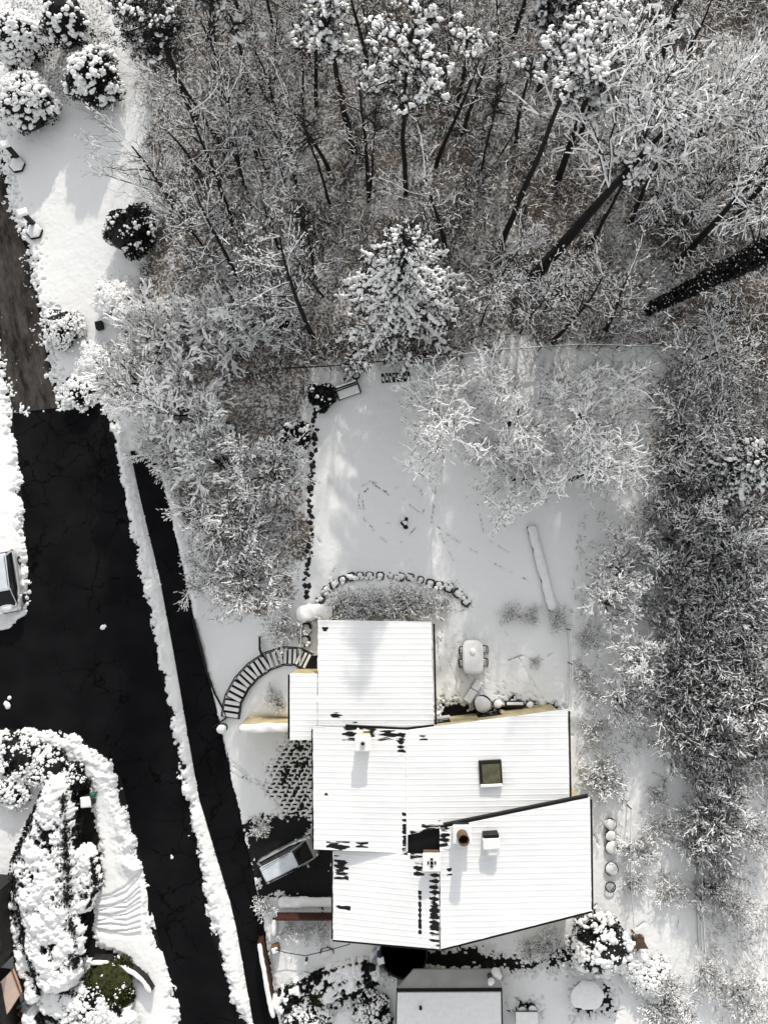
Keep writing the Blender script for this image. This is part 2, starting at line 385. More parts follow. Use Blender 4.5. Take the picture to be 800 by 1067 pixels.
# ------------------------------------------------------------------ objects
def link(name, me, parent=None, loc=None):
    o = bpy.data.objects.new(name, me); C.objects.link(o)
    if parent is not None: o.parent = parent
    if loc is not None: o.location = loc
    return o
def tag(o, label, cat, group=None):
    o['label'] = label; o['category'] = cat
    if group: o['group'] = group
    return o
def thing(name, label, cat, loc=(0, 0, 0), rz=0, group=None, sc=1.0):
    o = bpy.data.objects.new(name, None); C.objects.link(o); o.location = loc; o.rotation_euler = (0, 0, rz); o.scale = (sc,) * 3
    o.empty_display_size = 0.2
    return tag(o, label, cat, group)
def part(t, name, mb, m, smooth=False, label=None):
    o = link(name, mb.mesh(name, m, smooth=smooth) if isinstance(mb, MB) else mb, t)
    if label: o['label'] = label
    return o
def single(name, mb, m, loc, label, cat, group=None, rz=0, smooth=False):
    o = link(name, mb.mesh(name, m, smooth=smooth) if isinstance(mb, MB) else mb, None, loc); o.rotation_euler = (0, 0, rz)
    return tag(o, label, cat, group)
def structure(name, me, kind='structure'):
    o = link(name, me); o['kind'] = kind; return o
def dup(root, loc, rz=0, sc=1.0, label=None, group=None, cat=None):
    r = root.copy(); C.objects.link(r); r.location = loc; r.rotation_euler = (0, 0, rz)
    r.scale = (sc,) * 3 if not isinstance(sc, tuple) else sc
    if label: r['label'] = label
    if group: r['group'] = group
    if cat: r['category'] = cat
    for ch in list(root.children):
        c = ch.copy(); C.objects.link(c); c.parent = r
        for g in ch.children:
            d = g.copy(); C.objects.link(d); d.parent = c
    return r

# ================================================================== GROUND
ROAD = [(14, 432), (60, 428), (105, 424), (118, 455), (132, 530), (155, 640), (170, 720), (184, 790), (198, 850), (207, 900), (216, 960), (232, 1010), (252, 1067), (300, 1220),
        (232, 1220), (190, 1067), (172, 1000), (153, 930), (146, 885), (136, 850), (126, 810), (108, 785), (82, 765), (50, 758), (0, 757), (-200, 757), (-200, 662), (-20, 662), (10, 655), (28, 640), (30, 590), (24, 520), (18, 470)]
WALK = [(136, 470), (143, 505), (150, 535), (166, 600), (181, 680), (194, 755), (207, 830), (222, 880), (240, 940), (246, 965), (264, 1067), (290, 1200), (330, 1200), (291, 1067), (285, 1030), (275, 965), (262, 900), (241, 810), (226, 740), (201, 640), (177, 530), (160, 470)]
UPST = [(-60, 40), (-10, 140), (2, 180), (30, 270), (43, 340), (60, 425), (14, 430), (8, 400), (-2, 350), (-20, 280), (-60, 150), (-100, 40)]
LWALK = [(-10, 430), (0, 450), (4, 480), (12, 530), (-20, 532), (-40, 430)]
DRIVE = [(250, 858), (290, 851), (318, 852), (345, 870), (350, 945), (300, 936), (284, 930), (272, 936), (262, 912)]
HERR = [(300, 768), (332, 766), (332, 862), (300, 852), (285, 830), (282, 800)]
DRAIN = [(284, 955), (350, 955), (350, 962), (284, 962)]
HBLACK = [(78, 815), (97, 812), (97, 840), (106, 880), (107, 925), (98, 935), (100, 985), (125, 992), (150, 1015), (152, 1022), (120, 1006), (95, 1000), (78, 985)]
DARK_PATCHES = [[(455, 733), (590, 733), (590, 760), (455, 760)],  # snow cleared to a dark strip along the foot of the yellow wall
         [(440, 985), (500, 988), (540, 1000), (585, 985), (600, 970), (612, 985), (600, 1004), (560, 1010), (520, 1016), (470, 1013), (430, 1010)],
         [(395, 985), (445, 985), (445, 1020), (395, 1020)],
         [(290, 1035), (360, 1012), (395, 1008), (400, 1028), (372, 1046), (320, 1050), (295, 1058)],
         [(600, 1034), (632, 1024), (640, 1052), (600, 1060)],  # dark ground patch painting in the shading below the round table
         [(533, 1040), (560, 1040), (560, 1052), (533, 1052)]]
def sheet(name, poly, z, m, wp=None, sub=False):
    wp = wp or world_poly(poly, z)
    mb = MB(); n = len(wp)
    me = bpy.data.meshes.new(name)
    import bmesh
    bm = bmesh.new(); vs = [bm.verts.new((a, b, z)) for a, b in wp]; f = bm.faces.new(vs); f.normal_update()
    if f.normal.z < 0: f.normal_flip()
    bmesh.ops.triangulate(bm, faces=[f]); bm.to_mesh(me); bm.free(); me.materials.append(m)
    return structure(name, me)
ZS = -2.5
sheet('street', ROAD, ZS + 0.012, ASPH)
sheet('sidewalk', WALK, ZS + 0.03, ASPH)
sheet('upper_street', UPST, ZS + 0.016, GRIT)
sheet('footpath', LWALK, ZS + 0.02, ASPH)
sheet('driveway', [(235, 735), (350, 735), (352, 975), (262, 975), (240, 850)], ZS + 0.006, PAVER)
# base ground to the horizon
def base_ground():
    a = np.concatenate([np.linspace(-600, -60, 12), np.linspace(-50, 50, 101), np.linspace(60, 600, 12)])
    X, Y = np.meshgrid(a, a, indexing='ij'); Z = G(np.clip(X, -50, 50), np.clip(Y, -50, 60)) - 0.07
    n = len(a); i = np.arange(n - 1); I, J = np.meshgrid(i, i, indexing='ij'); k = (I * n + J).ravel()
    Fq = np.stack([k, k + n, k + n + 1, k + 1], 1)
    mi = ((np.maximum(np.abs(X), np.abs(Y)) > 45).ravel()[Fq].all(1)).astype(int)
    me = fast_mesh('ground', np.stack([X, Y, Z], -1).reshape(-1, 3), Fq, [SOIL, GSNOW], mi)
    # open soil close to the camera, snow further out
    at = me.attributes.new('litter_shade', 'FLOAT', 'POINT')
    far = (np.maximum(np.abs(X), np.abs(Y)) > 45).ravel()
    at.data.foreach_set('value', np.where(far, 0.45, 0.9).astype(np.float32))
    structure('ground', me)
base_ground()

FOREST = [(150, -160), (940, -160), (940, 385), (680, 372), (520, 376), (330, 392), (300, 385), (215, 335), (178, 290), (152, 215), (140, 140), (130, 105), (118, 60), (90, -160)]
MIDL = [(150, 250), (330, 385), (325, 640), (250, 655), (215, 625), (165, 490), (130, 400), (100, 380)]
RIGHT = [(660, 372), (940, 372), (940, 830), (728, 805), (700, 740), (690, 700), (680, 560), (665, 500)]
LOWR = [(725, 800), (940, 800), (940, 1200), (780, 1200), (735, 960)]
def snow_sheet():
    res = 0.072
    xs = np.arange(-35, 35, res); ys = np.arange(-39, 49, res)
    X, Y = np.meshgrid(xs, ys, indexing='ij'); Gz = G(X, Y); PX, PY = toPx(X, Y, Gz)
    f1 = fbm(X, Y, 1.1, 1, 5); f2 = fbm(X, Y, 5.0, 9, 3); f3 = fbm(X, Y, 0.35, 21, 3)
    S = np.full(X.shape, 3.0)
    near = (PX > -120) & (PX < 930) & (PY > -120) & (PY < 1180)
    def clear(poly, a1, a2, off=0.0, sx=1.0):
        nonlocal S
        wp = world_poly(poly); d = seg_dist(X, Y, wp, True)
        ins = in_poly(X, Y, wp); s = np.where(ins, -d, d) * sx + off + a1 * f1 + a2 * f2
        S = np.minimum(S, s)
    clear(ROAD, 0.7, 0.28, -0.20); clear(WALK, 0.2, 0.10, -0.04); clear(UPST, 0.5, 0.75, -0.1, 0.5)
    clear(DRIVE, 0.7, 0.8, 0.0); clear(HBLACK, 0.2, 0.3)
    for p in DARK_PATCHES: clear(p, 0.6, 0.9, 0.05)
    # herringbone paving: snow stays in rows between the blocks
    wp = world_poly(HERR); d = seg_dist(X, Y, wp, True); ins = in_poly(X, Y, wp); s = np.where(ins, -d, d)
    vv = Y / 0.30 + 0.12 * np.sin(X * 9); row = np.floor(vv); uu = X / 0.5 + 0.5 * (row % 2) + .15 * row
    br = np.where(((vv - row) < .40) | ((uu - np.floor(uu)) < .30), 0.9, -0.55)
    S = np.minimum(S, np.maximum(s * 0.8, -.6) + 0.22 + 0.55 * br + 0.5 * f1 + 0.3 * f2)
    # a scatter of snow scraps left on the drive and patches by the kerb
    D = 0.13 * sm(S / 0.30) + 0.02
    D = D + 0.035 * f1 * sm(S) + 0.012 * f2 * (S > 0)
    # rough ploughed banks
    bank = np.zeros_like(S)
    for pl, wd, hh in (([(124, 455), (139, 530), (159, 630), (174, 720), (189, 790), (202, 850), (214, 905), (228, 950), (234, 985), (250, 1040), (262, 1100)], 0.8, 0.2),
                       ([(0, 762), (60, 766), (100, 790), (122, 830), (132, 870), (138, 900)], 1.3, 0.3), ([(24, 540), (32, 590), (26, 640)], 0.9, 0.25)):
        dd = seg_dist(X, Y, world_poly(pl)); bank = np.maximum(bank, hh * sm(1 - dd / wd))
    D = D + bank * (0.75 + 0.22 * f2 + 1.2 * f1) * (S > 0)
    # grooves, tracks and footprints
    TRACK_SHADE = np.zeros_like(S)
    def groove(pp, wd, dp, dash=None, sd=0):
        nonlocal D
        wpl = world_poly(pp)
        x0 = min(a for a, _ in wpl) - 1; x1 = max(a for a, _ in wpl) + 1; y0 = min(b for _, b in wpl) - 1; y1 = max(b for _, b in wpl) + 1
        i0, i1 = np.searchsorted(xs, [x0, x1]); j0, j1 = np.searchsorted(ys, [y0, y1]); sl = (slice(i0, i1), slice(j0, j1))
        dd = seg_dist(X[sl], Y[sl], wpl)
        k = sm(1 - dd / wd)
        if dash: k = k * (vnoise(X[sl], Y[sl], dash, 40 + sd) > 0.02)
        D[sl] = D[sl] - dp * (1.5 if dash else 1) * k; TRACK_SHADE[sl] = np.maximum(TRACK_SHADE[sl], k * (1.0 if dash else 0.5))
    r = random.Random(5)
    for i in range(13):   # wheel ruts sweeping over the verge
        y0 = 928 + i * 3.6 + r.uniform(-2, 2); groove([(100, y0 + 6 - i * .5), (116, y0 + 2 + r.uniform(-3, 3)), (133, y0 - 6 + i * .9), (146, y0 - 22 + i * 2.2)], 0.10 + r.uniform(0, .06), 0.17)
    for i in range(9):
        a = 632 + i * 3; groove([(-4, a + 12), (8, a + 4), (20, a - 6), (30, a - 20)], 0.12, 0.16)
    for i in range(5):
        groove([(195 + i * 6, 772 + i), (240 + i * 9, 806 + i * 3), (300, 820 + i * 8)], 0.10, 0.05, 1.6, i)
    heart = [(405, 516), (398, 506), (386, 501), (375, 508), (373, 524), (379, 541), (392, 557), (410, 571), (424, 560), (437, 545), (443, 526), (438, 510), (426, 503), (413, 507), (405, 516)]
    groove(heart, 0.13, 0.07, 3.0)
    groove([(404, 514), (388, 504), (377, 516), (381, 543), (398, 560)], 0.2, 0.04, 2.2, 77); groove([(330, 560), (350, 590), (345, 600)], .13, .06, 2.4, 78); groove([(470, 470), (455, 500), (450, 540), (480, 600)], .12, .06, 2.4, 79)
    groove([(420, 520), (450, 545), (470, 560), (520, 590), (560, 610)], 0.14, 0.06, 2.5, 3)
    groove([(400, 545), (412, 545)], 0.12, 0.08, 3, 4); groove([(500, 470), (496, 520), (505, 560), (530, 575)], 0.12, 0.05, 2.5, 5)
    for k in range(12):
        groove([(455 + k * 2.5, 655 + r.uniform(0, 10)), (458 + k * 4, 690 + r.uniform(-8, 8)), (462 + k * 9, 728)], 0.10, 0.018, 2.6, k)
    groove([(520, 650), (530, 665), (548, 700), (565, 728)], 0.10, 0.04, 2.2, 8); groove([(525, 690), (545, 682), (560, 690), (575, 680)], 0.14, 0.08, 3, 9)
    for k in range(26):   # scuffs round the front yard
        a, b = r.uniform(470, 590), r.uniform(975, 1000); groove([(a, b), (a + r.uniform(-6, 6), b + r.uniform(2, 8))], 0.09, 0.06)
    for k in range(26):
        a, b = r.uniform(610, 716), r.uniform(800, 1060); groove([(a, b), (a + r.uniform(-10, 10), b + r.uniform(-22, 22))], 0.12, 0.06, 2, k)
    # leaf cover, with track shade painted into the same attribute
    L = np.full(X.shape, 0.22)
    def lit(poly, v, soft=1.6, nz=0.0):
        nonlocal L
        wp = world_poly(poly); d = seg_dist(X, Y, wp, True); ins = in_poly(X, Y, wp); s = np.where(ins, d, -d)
        k = sm((s + soft * .3 + f3 * soft) / soft); L = L + (v + nz * f3 * .13 + nz * f1 * .07 - L) * k
    lit(FOREST, 0.565, 1.8, 1); lit(MIDL, 0.56, 2.0, .6); lit(RIGHT, 0.53, 2.0, 1); lit(LOWR, 0.34, 2.0, 1)
    lit([(0, -20), (130, -20), (125, 100), (95, 112), (60, 120), (0, 120)], 0.5)
    lit([(420, 385), (670, 372), (672, 480), (600, 520), (480, 480)], 0.43, 2.0, .5)
    lit([(600, 540), (700, 560), (690, 800), (596, 800)], 0.33, 2.0, 1)
    lit([(330, 606), (470, 602), (490, 632), (440, 650), (330, 650)], 0.47, 0.8)
    L = np.where(S < 0.10, np.maximum(L, 0.33 + f2 * .3), L)
    L = np.maximum(L, TRACK_SHADE * .61)  # darker colour in the tracks stands in for shade in the grooves
    Z = np.where(S > 0, Gz + np.maximum(D, 0.012), Gz - 0.035 + np.maximum(S, -1) * 0.02)
    n0, n1 = X.shape; keep = (S > -0.06) & near
    kf = keep[:-1, :-1] | keep[1:, :-1] | keep[:-1, 1:] | keep[1:, 1:]
    # not inside the round pit
    I, J = np.nonzero(kf); k = I * n1 + J; Fq = np.stack([k, k + n1, k + n1 + 1, k + 1], 1)
    used = np.zeros(n0 * n1, bool); used[Fq.ravel()] = True; idx = np.cumsum(used) - 1
    V = np.stack([X, Y, Z], -1).reshape(-1, 3)[used]
    me = fast_mesh('snow_field', V, idx[Fq], [GSNOW], smooth=True)
    at = me.attributes.new('litter_shade', 'FLOAT', 'POINT'); at.data.foreach_set('value', L.ravel()[used].astype(np.float32))
    structure('snow_field', me)
snow_sheet()
# ================================================================== HOUSE
def Pz(pp):  # [(px,py,z)] -> world xy, z
    return [(*(float(q) for q in P(a, b, z)), z) for a, b, z in pp]
def plane_fit(w):
    A = np.array([[x, y, 1] for x, y, z in w]); z = np.array([q[2] for q in w]); return np.linalg.lstsq(A, z, rcond=None)[0]
def roof_panel(pp, rng):
    """ribbed sheet over a convex polygon, as narrow bands across the slope"""
    w = Pz(pp); ab = plane_fit(w); n = len(w)
    y0 = min(q[1] for q in w); y1 = max(q[1] for q in w); st = RIB / 8
    ysn = np.arange(y0, y1 + st, st); ysn[-1] = y1
    # break bands at corners
    ysn = np.unique(np.concatenate([ysn, [q[1] for q in w]])); ysn = ysn[(ysn >= y0) & (ysn <= y1)]
    rows = []
    for y in ysn:
        xx = []
        for i in range(n):
            a, b = w[i], w[(i + 1) % n]
            if abs(a[1] - b[1]) < 1e-9:
                if abs(a[1] - y) < 1e-9: xx += [a[0], b[0]]
                continue
            t = (y - a[1]) / (b[1] - a[1])
            if -1e-9 <= t <= 1 + 1e-9: xx.append(a[0] + t * (b[0] - a[0]))
        rows.append((min(xx), max(xx)))
    K = 60; V = []; Fq = []
    for y, (a, b) in zip(ysn, rows):
        eg = .05 * fbm(np.array([y]), np.array([a]), 2.5, 5, 2)[0]; x = np.linspace(a + eg, b + eg * .8, K); ph = (y / RIB) % 1
        prof = 0.015 * max(0.0, 1 - abs(ph - 0.5) / 0.18) ** 0.8
        z = ab[0] * x + ab[1] * y + ab[2] + prof + 0.018 * fbm(x, np.full(K, y), 0.9, 3, 3)
        V.append(np.stack([x, np.full(K, y), z], 1))
    V = np.concatenate(V); R = len(ysn); I, J = np.meshgrid(np.arange(R - 1), np.arange(K - 1), indexing='ij'); k = (I * K + J).ravel()
    Fq = np.stack([k, k + 1, k + K + 1, k + K], 1)
    # skirt
    bl = [np.arange(K)[::-1], (np.arange(R)) * K, (R - 1) * K + np.arange(K), (np.arange(R) * K + K - 1)[::-1]]
    loop = np.concatenate(bl); low = V[loop] - np.array([0, 0, 0.11]); m = len(loop); base = len(V)
    V = np.concatenate([V, low]); i = np.arange(m - 1)
    Fs = np.stack([loop[:-1], loop[1:], base + i + 1, base + i], 1)
    return V, np.concatenate([Fq, Fs]), w, ab
def inset(w, d):
    cx = sum(q[0] for q in w) / len(w); cy = sum(q[1] for q in w) / len(w)
    out = []
    for q in w:
        dx, dy = cx - q[0], cy - q[1]; out.append((q[0] + math.copysign(min(d, abs(dx)), dx), q[1] + math.copysign(min(d, abs(dy)), dy)))
    return out
def melt(l): return [(*(float(q) for q in P(a, b, 3.8)), rx / 14.5, ry / 14.5) for a, b, rx, ry in l]
MELT = melt([(350, 748, 6, 4), (338, 657, 3, 3), (364, 763, 7, 8), (384, 764, 9, 5), (406, 766, 13, 5), (418, 774, 4, 11), (352, 884, 11, 6), (377, 880, 6, 3), (421.5, 866, 2.5, 20), (437, 878, 9, 13), (449, 870, 9, 12),
             (452, 930, 5, 56), (355, 908, 7, 11), (357, 950, 7, 3), (441, 768, 4, 2.5), (437, 950, 1.6, 22), (462, 868, 5, 12), (436, 903, 5, 6), (467, 903, 2.5, 4), (340, 828, 2, 1.5)])
RSNOW = roof_mat(MELT)
house = thing('house', 'large house with stepped snow-covered ribbed roofs, yellow walls and four roof sections', 'house', (0, 0, 0))
ZA, ZBe, ZBr, ZCe, ZCr, ZCE = 3.2, 3.6, 4.0, 3.1, 4.5, 4.1
panels = [
    ('roof', [(331, 646, ZA), (449, 648, ZA), (452, 757.5, ZA), (331, 758, ZA)], 'snowy ribbed roof of the narrow wing'),
    ('roof', [(302, 702, ZA - .02), (330.5, 702, ZA - .02), (330.5, 771, ZA - .02), (302, 771, ZA - .02)], 'small snowy roof strip beside the wing'),
    ('roof', [(326, 757, ZBe), (424, 761, ZBr), (424, 889, ZBr), (327, 885, ZBe)], 'snowy ribbed roof half left of the middle ridge'),
    ('roof', [(424.3, 761, ZBr), (591, 739, ZBe), (593, 833, ZBe), (424.3, 870, ZBr)], 'snowy ribbed roof half right of the middle ridge, with skylight'),
    ('roof', [(347, 886, ZCe), (457.5, 891, ZCr), (457.5, 989, ZCr), (347, 979, ZCe)], 'snowy ribbed roof half with black bare streaks'),
    ('roof', [(457.8, 864, ZCr), (614, 831, ZCE), (616, 949, ZCE), (459, 989, ZCr)], 'snowy ribbed roof half under the brown chimney pot')]
rng = random.Random(1)
def roof_thing(pp, label, wall=True, wlow=-2.7, ins=0.32):
    V, Fq, w, ab = roof_panel(pp, rng)
    o = link('roof', fast_mesh('roof', V, Fq, [RSNOW], smooth=False), house); o['label'] = label
    mb = MB(); xy = [(q[0], q[1]) for q in w]
    prism(mb, inset(w, -0.03), [q[2] - .34 for q in w], [q[2] - .115 for q in w]); part(o, 'fascia', mb, BLACK)
    if wall:
        mb = MB(); prism(mb, inset(w, ins), wlow, min(q[2] for q in w) - .35); part(house, 'wall', mb, YEL)
    return w, ab
PAN = []
for i, (nm, pp, lb) in enumerate(panels): PAN.append(roof_thing(pp, lb, True, -2.7, 0.05 if i == 1 else 0.3))
# piece of roof between the sections next to the square flue
mbx = MB(); prism(mbx, [tuple(float(q) for q in P(a, b, 3.9)) for a, b in ((423, 862), (462, 858), (462, 893), (423, 893))], 3.0, 3.72); part(house, 'valley', mbx, BLACK)
# dark ledge strips showing between the sections
mbx = MB()
for (a, b, c_, d) in ((360, 756.3, 424, 759.5), (424, 759.5, 452, 756)):
    p0 = P(a, b, 3.5); p1 = P(c_, d, 3.5); tube(mbx, [(float(p0[0]), float(p0[1]), 3.42), (float(p1[0]), float(p1[1]), 3.5)], 0.09, 6)
part(house, 'gutter', mbx, BLACK)
mbx = MB(); p0 = P(462, 860, 4.35); p1 = P(612, 829.5, 4.05)
tube(mbx, [(float(p0[0]), float(p0[1]), 4.30), (float(p1[0]), float(p1[1]), 3.98)], 0.15, 6); part(house, 'gutter', mbx, BLACK)
for pts in ([(301, 703, 3.05), (301, 770, 3.05)], [(325.5, 760, 3.5), (326.5, 884, 3.5)], [(346.3, 888, 3.0), (346.3, 978, 3.0)], [(347, 980, 3.0), (458, 990, 4.3)], [(459, 990, 4.35), (617, 950, 3.95)], [(592.6, 741, 3.5), (594.2, 831, 3.5)], [(615.6, 833, 4.0), (617, 948, 4.0)], [(452, 650, 3.1), (454, 755, 3.1)]):
    mbx = MB(); q = Pz(pts); tube(mbx, q, 0.065, 6); part(house, 'gutter', mbx, BLACK)
# ridge cap line
for (a, b) in (((424, 762, ZBr + .03), (424, 887, ZBr + .03)),):
    mbx = MB(); tube(mbx, Pz([a, b]), 0.05, 5); part(house, 'ridge_cap', mbx, SNOW)
# windows on walls that face the camera side
def window(c, s, rz=0, sill=True):
    mb = MB(); box(mb, c, (s[0], 0.07, s[1]), rz); w_ = part(house, 'window', mb, DARK)
    mb = MB()
    for k in (-1, 1):
        off = k * s[0] * .24; box(mb, (c[0] + off * cos(rz) - 0.03 * sin(rz) * 0, c[1] + off * sin(rz), c[2]), (s[0] * .42, 0.10, s[1] * .86), rz)
    part(w_, 'pane', mb, GLASS)
    if sill: mb = MB(); box(mb, (c[0] + .09 * -sin(rz), c[1] + .09 * cos(rz), c[2] - s[1] / 2 - .03), (s[0] + .15, .22, .06), rz); part(w_, 'sill', mb, SNOW)
wB = PAN[3][0]; n0 = Vector((wB[0][0], wB[0][1])); n1 = Vector((wB[1][0], wB[1][1]))
insB = inset(wB, .3); a0 = Vector(insB[0]); a1 = Vector(insB[1]); ang = math.atan2((a1 - a0).y, (a1 - a0).x); nrm = Vector((-sin(ang), cos(ang)))
for t, ww, zc, hh in ((0.20, 1.5, 1.0, 1.2), (0.55, 1.6, 0.9, 1.0)):
    p = a0.lerp(a1, t) + nrm * 0.03; window((p.x, p.y, zc), (ww, hh), ang, t < .3)
wA = inset(PAN[0][0], .3)
for t in (0.25, 0.45, 0.62, 0.8):
    y = wA[1][1] + (wA[2][1] - wA[1][1]) * t; window((wA[1][0] + .03, y, 1.25), (1.15, 2.1), -pi / 2, False)
for t in (0.3, 0.7):
    x = wA[0][0] + (wA[1][0] - wA[0][0]) * t; window((x, wA[0][1] + .03, 1.6), (1.4, 1.2), 0)
wE = inset(PAN[5][0], .3)
for t in (0.3, 0.7):
    y = wE[1][1] + (wE[2][1] - wE[1][1]) * t; window((wE[1][0] + .03, y, 1.9), (1.4, 1.4), -pi / 2)
wW = inset(PAN[4][0], .3)
mbx = MB(); box(mbx, (wW[0][0] - .02, (wW[0][1] + wW[3][1]) / 2 + 1.0, -1.4), (.08, 2.6, 2.2)); part(house, 'garage_door', mbx, GREYM)
# chimneys and vents on the roof
def zr(i, x, y): ab = PAN[i][1]; return ab[0] * x + ab[1] * y + ab[2]
def flue(px, py, i, s, h, kind):
    zt = 4.0 + h; x, y = (float(q) for q in P(px, py, zt)); z = zr(i, x, y)
    mb = MB(); box(mb, (x, y, (z - .1 + zt) / 2), (s * .86, s * .86, zt - z + .1), 0, bev=.02)
    ch = part(house, 'chimney', mb, {'pot': BLACK, 'cross': POTC, 'round': YEL}[kind])
    mb = MB(); box(mb, (x, y, zt + .07), (s, s, .16), 0, bev=.06); part(ch, 'snow_cap', mb, SNOW, smooth=False)
    if kind == 'round':
        mb = MB(); lathe(mb, (x, y, zt + .12), [(.16, 0), (.16, .18), (.11, .18), (.11, .06)], 14); part(ch, 'flue_pipe', mb, GREYM)
        mb = MB(); lathe(mb, (x, y, zt + .14), [(.105, 0), (.105, .10)], 12); part(ch, 'flue_hole', mb, BLACK)
    elif kind == 'cross':
        mb = MB(); lathe(mb, (x, y, zt + .12), [(.10, 0), (.10, .16), (.07, .16), (.07, .08)], 12); part(ch, 'flue_pipe', mb, BLACK)
        for k in range(4): mb = MB(); box(mb, (x + .22 * cos(k * pi / 2), y + .22 * sin(k * pi / 2), zt + .17), (.10, .17, .05), k * pi / 2); part(ch, 'bracket', mb, BLACK)
    else:
        mb = MB(); lathe(mb, (x, y, zt + .12), [(.34, 0), (.33, .75), (.36, .82), (.36, .95), (.29, .95), (.29, .4)], 18); part(ch, 'chimney_pot', mb, POTC, smooth=False)
        mb = MB(); lathe(mb, (x, y, zt + .5), [(.285, 0), (.285, .05)], 14); part(ch, 'pot_opening', mb, BLACK)
flue(378, 774, 2, 1.02, 0.7, 'round'); flue(449.5, 898, 4, 1.12, 1.0, 'cross'); flue(481, 869, 5, 1.15, 1.1, 'pot')
x, y = (float(q) for q in P(512, 879, 5.0)); z = zr(5, x, y)
mb = MB(); box(mb, (x, y + .12, (z + 4.95) / 2), (.95, .9, 4.95 - z + .2), 0.05, bev=.03); vb = part(house, 'vent_box', mb, BLACK)
mb = MB(); box(mb, (x - .02, y + .0, 5.0), (1.08, .70, .20), 0.05, bev=.07); box(mb, (x + .10, y - .5, 4.72), (.75, .55, .5), .05, bev=.1); part(vb, 'snow_cap', mb, SNOW)
# skylight
x, y = (float(q) for q in P(511, 805, 3.95)); z = zr(3, x, y)
mb = MB(); box(mb, (x, y, z + .12), (1.45, 1.55, .24), .05, bev=.02); sk = part(house, 'skylight', mb, DARK)
mb = MB(); box(mb, (x + .02, y - .04, z + .26), (1.15, 1.18, .06), .05); part(sk, 'pane', mb, SKYG)
mb = MB()
box(mb, (x + .02, y - .78, z + .26), (1.4, .2, .12), .05, bev=.04); part(sk, 'snow_ledge', mb, SNOW)

def snow_ridge(pts, wd, h, seed=0, ends=.25):
    """lumpy rounded snow lying along a path; pts local xyz"""
    p = np.array(pts, float); Ls = np.r_[0, np.cumsum(np.linalg.norm(np.diff(p[:, :2], axis=0), axis=1))]; n = max(6, int(Ls[-1] / .12)); q = np.linspace(0, Ls[-1], n)
    c = np.stack([np.interp(q, Ls, p[:, i]) for i in range(3)], 1); d = np.gradient(c, axis=0); l = np.hypot(d[:, 0], d[:, 1]) + 1e-9; nx, ny = -d[:, 1] / l, d[:, 0] / l
    K = 9; a = np.linspace(0, pi, K); off = np.cos(a); up_ = np.sin(a) ** .6; V = []
    e = np.minimum(1, np.minimum(q, Ls[-1] - q) / ends + .35) ** .5
    for j in range(K):
        nz = 1 + .32 * fbm(c[:, 0] + seed * 3.1 + j * .07, c[:, 1], 1.8, seed + 60, 3); nh = 1 + .5 * fbm(c[:, 0] + off[j] * .3, c[:, 1] + seed, 2.2, seed + 70, 3)
        o = off[j] * wd / 2 * nz * e; V.append(np.stack([c[:, 0] + nx * o, c[:, 1] + ny * o, c[:, 2] + up_[j] * h * nh * e], 1))
    V = np.stack(V, 1).reshape(-1, 3); I, J = np.meshgrid(np.arange(n - 1), np.arange(K - 1), indexing='ij'); k = (I * K + J).ravel()
    return fast_mesh('snow_cap', V, np.stack([k, k + K, k + K + 1, k + 1], 1), [SNOW], smooth=True)
# yellow parapet wall with snowy top above the drive, plus the olive ledge north of the wing
def wallrun(name, pts, wd, z0, z1, m, label, cat, cap=0.14, capw=0.12, mcap=SNOW, group=None):
    """pts in px at top height"""
    w = [tuple(float(q) for q in P(a, b, z1)) for a, b in pts]
    t = thing(name, label, cat, (w[0][0], w[0][1], z0), 0, group)
    mb = MB(); mc = MB(); o = np.array([w[0][0], w[0][1], z0])
    L, R, L2, R2 = [], [], [], []
    for i in range(len(w)):
        a = w[max(i - 1, 0)]; b = w[min(i + 1, len(w) - 1)]; dx, dy = b[0] - a[0], b[1] - a[1]; l = math.hypot(dx, dy) or 1
        nx, ny = -dy / l, dx / l
        L.append((w[i][0] + nx * wd / 2, w[i][1] + ny * wd / 2)); R.append((w[i][0] - nx * wd / 2, w[i][1] - ny * wd / 2))
        L2.append((w[i][0] + nx * (wd + capw) / 2, w[i][1] + ny * (wd + capw) / 2)); R2.append((w[i][0] - nx * (wd + capw) / 2, w[i][1] - ny * (wd + capw) / 2))
    prism(mb, [(a - o[0], b - o[1]) for a, b in L + R[::-1]], 0, z1 - z0); part(t, 'wall_face', mb, m)
    if cap > 0: link('snow_cap', snow_ridge([(a - o[0], b - o[1], z1 - z0 - .02) for a, b in w], wd + capw, cap + .03, len(label)), t)
    return t
wallrun('retaining_wall', [(250, 759), (301, 758)], .5, -2.6, 0.9, YEL, 'yellow rendered wall with snowy top between stair bed and driveway', 'wall')
wallrun('low_wall', [(553, 548), (560, 575), (568, 605), (576, 636)], .55, -0.1, .34, STONE, 'low diagonal garden wall buried in snow at the right of the lawn', 'wall', .16)
wallrun('board_fence', [(287, 958.5), (346, 958.5)], .12, -2.6, -1.35, REDW, 'red-brown board fence beside the parked silver car, facing up the picture', 'fence', 0, 0)
wallrun('ledge_wall', [(290, 940.5), (347, 940)], .62, -2.6, -2.1, STONE, 'low snowy ledge in front of the red-brown board fence', 'wall', .12)
wallrun('board_fence', [(270, 983), (275, 1010), (281, 1045), (285, 1060)], .3, -2.6, -1.4, REDW, 'red-brown board fence along the sidewalk with a strip of snow on top', 'fence', .12, .02)
wallrun('garden_kerb', [(286, 958), (285, 975)], .28, -2.6, -2.1, STONE, 'short snowy kerb stub linking the two red-brown fences', 'kerb', .1)
wallrun('curb_wall', [(222, 758), (236, 748), (233, 740), (224, 724), (215, 700), (208, 672), (201, 645)], .10, -2.6, -2.15, STONE, 'thin dark garden edging between sidewalk and snowy slope', 'wall', .0, .0)
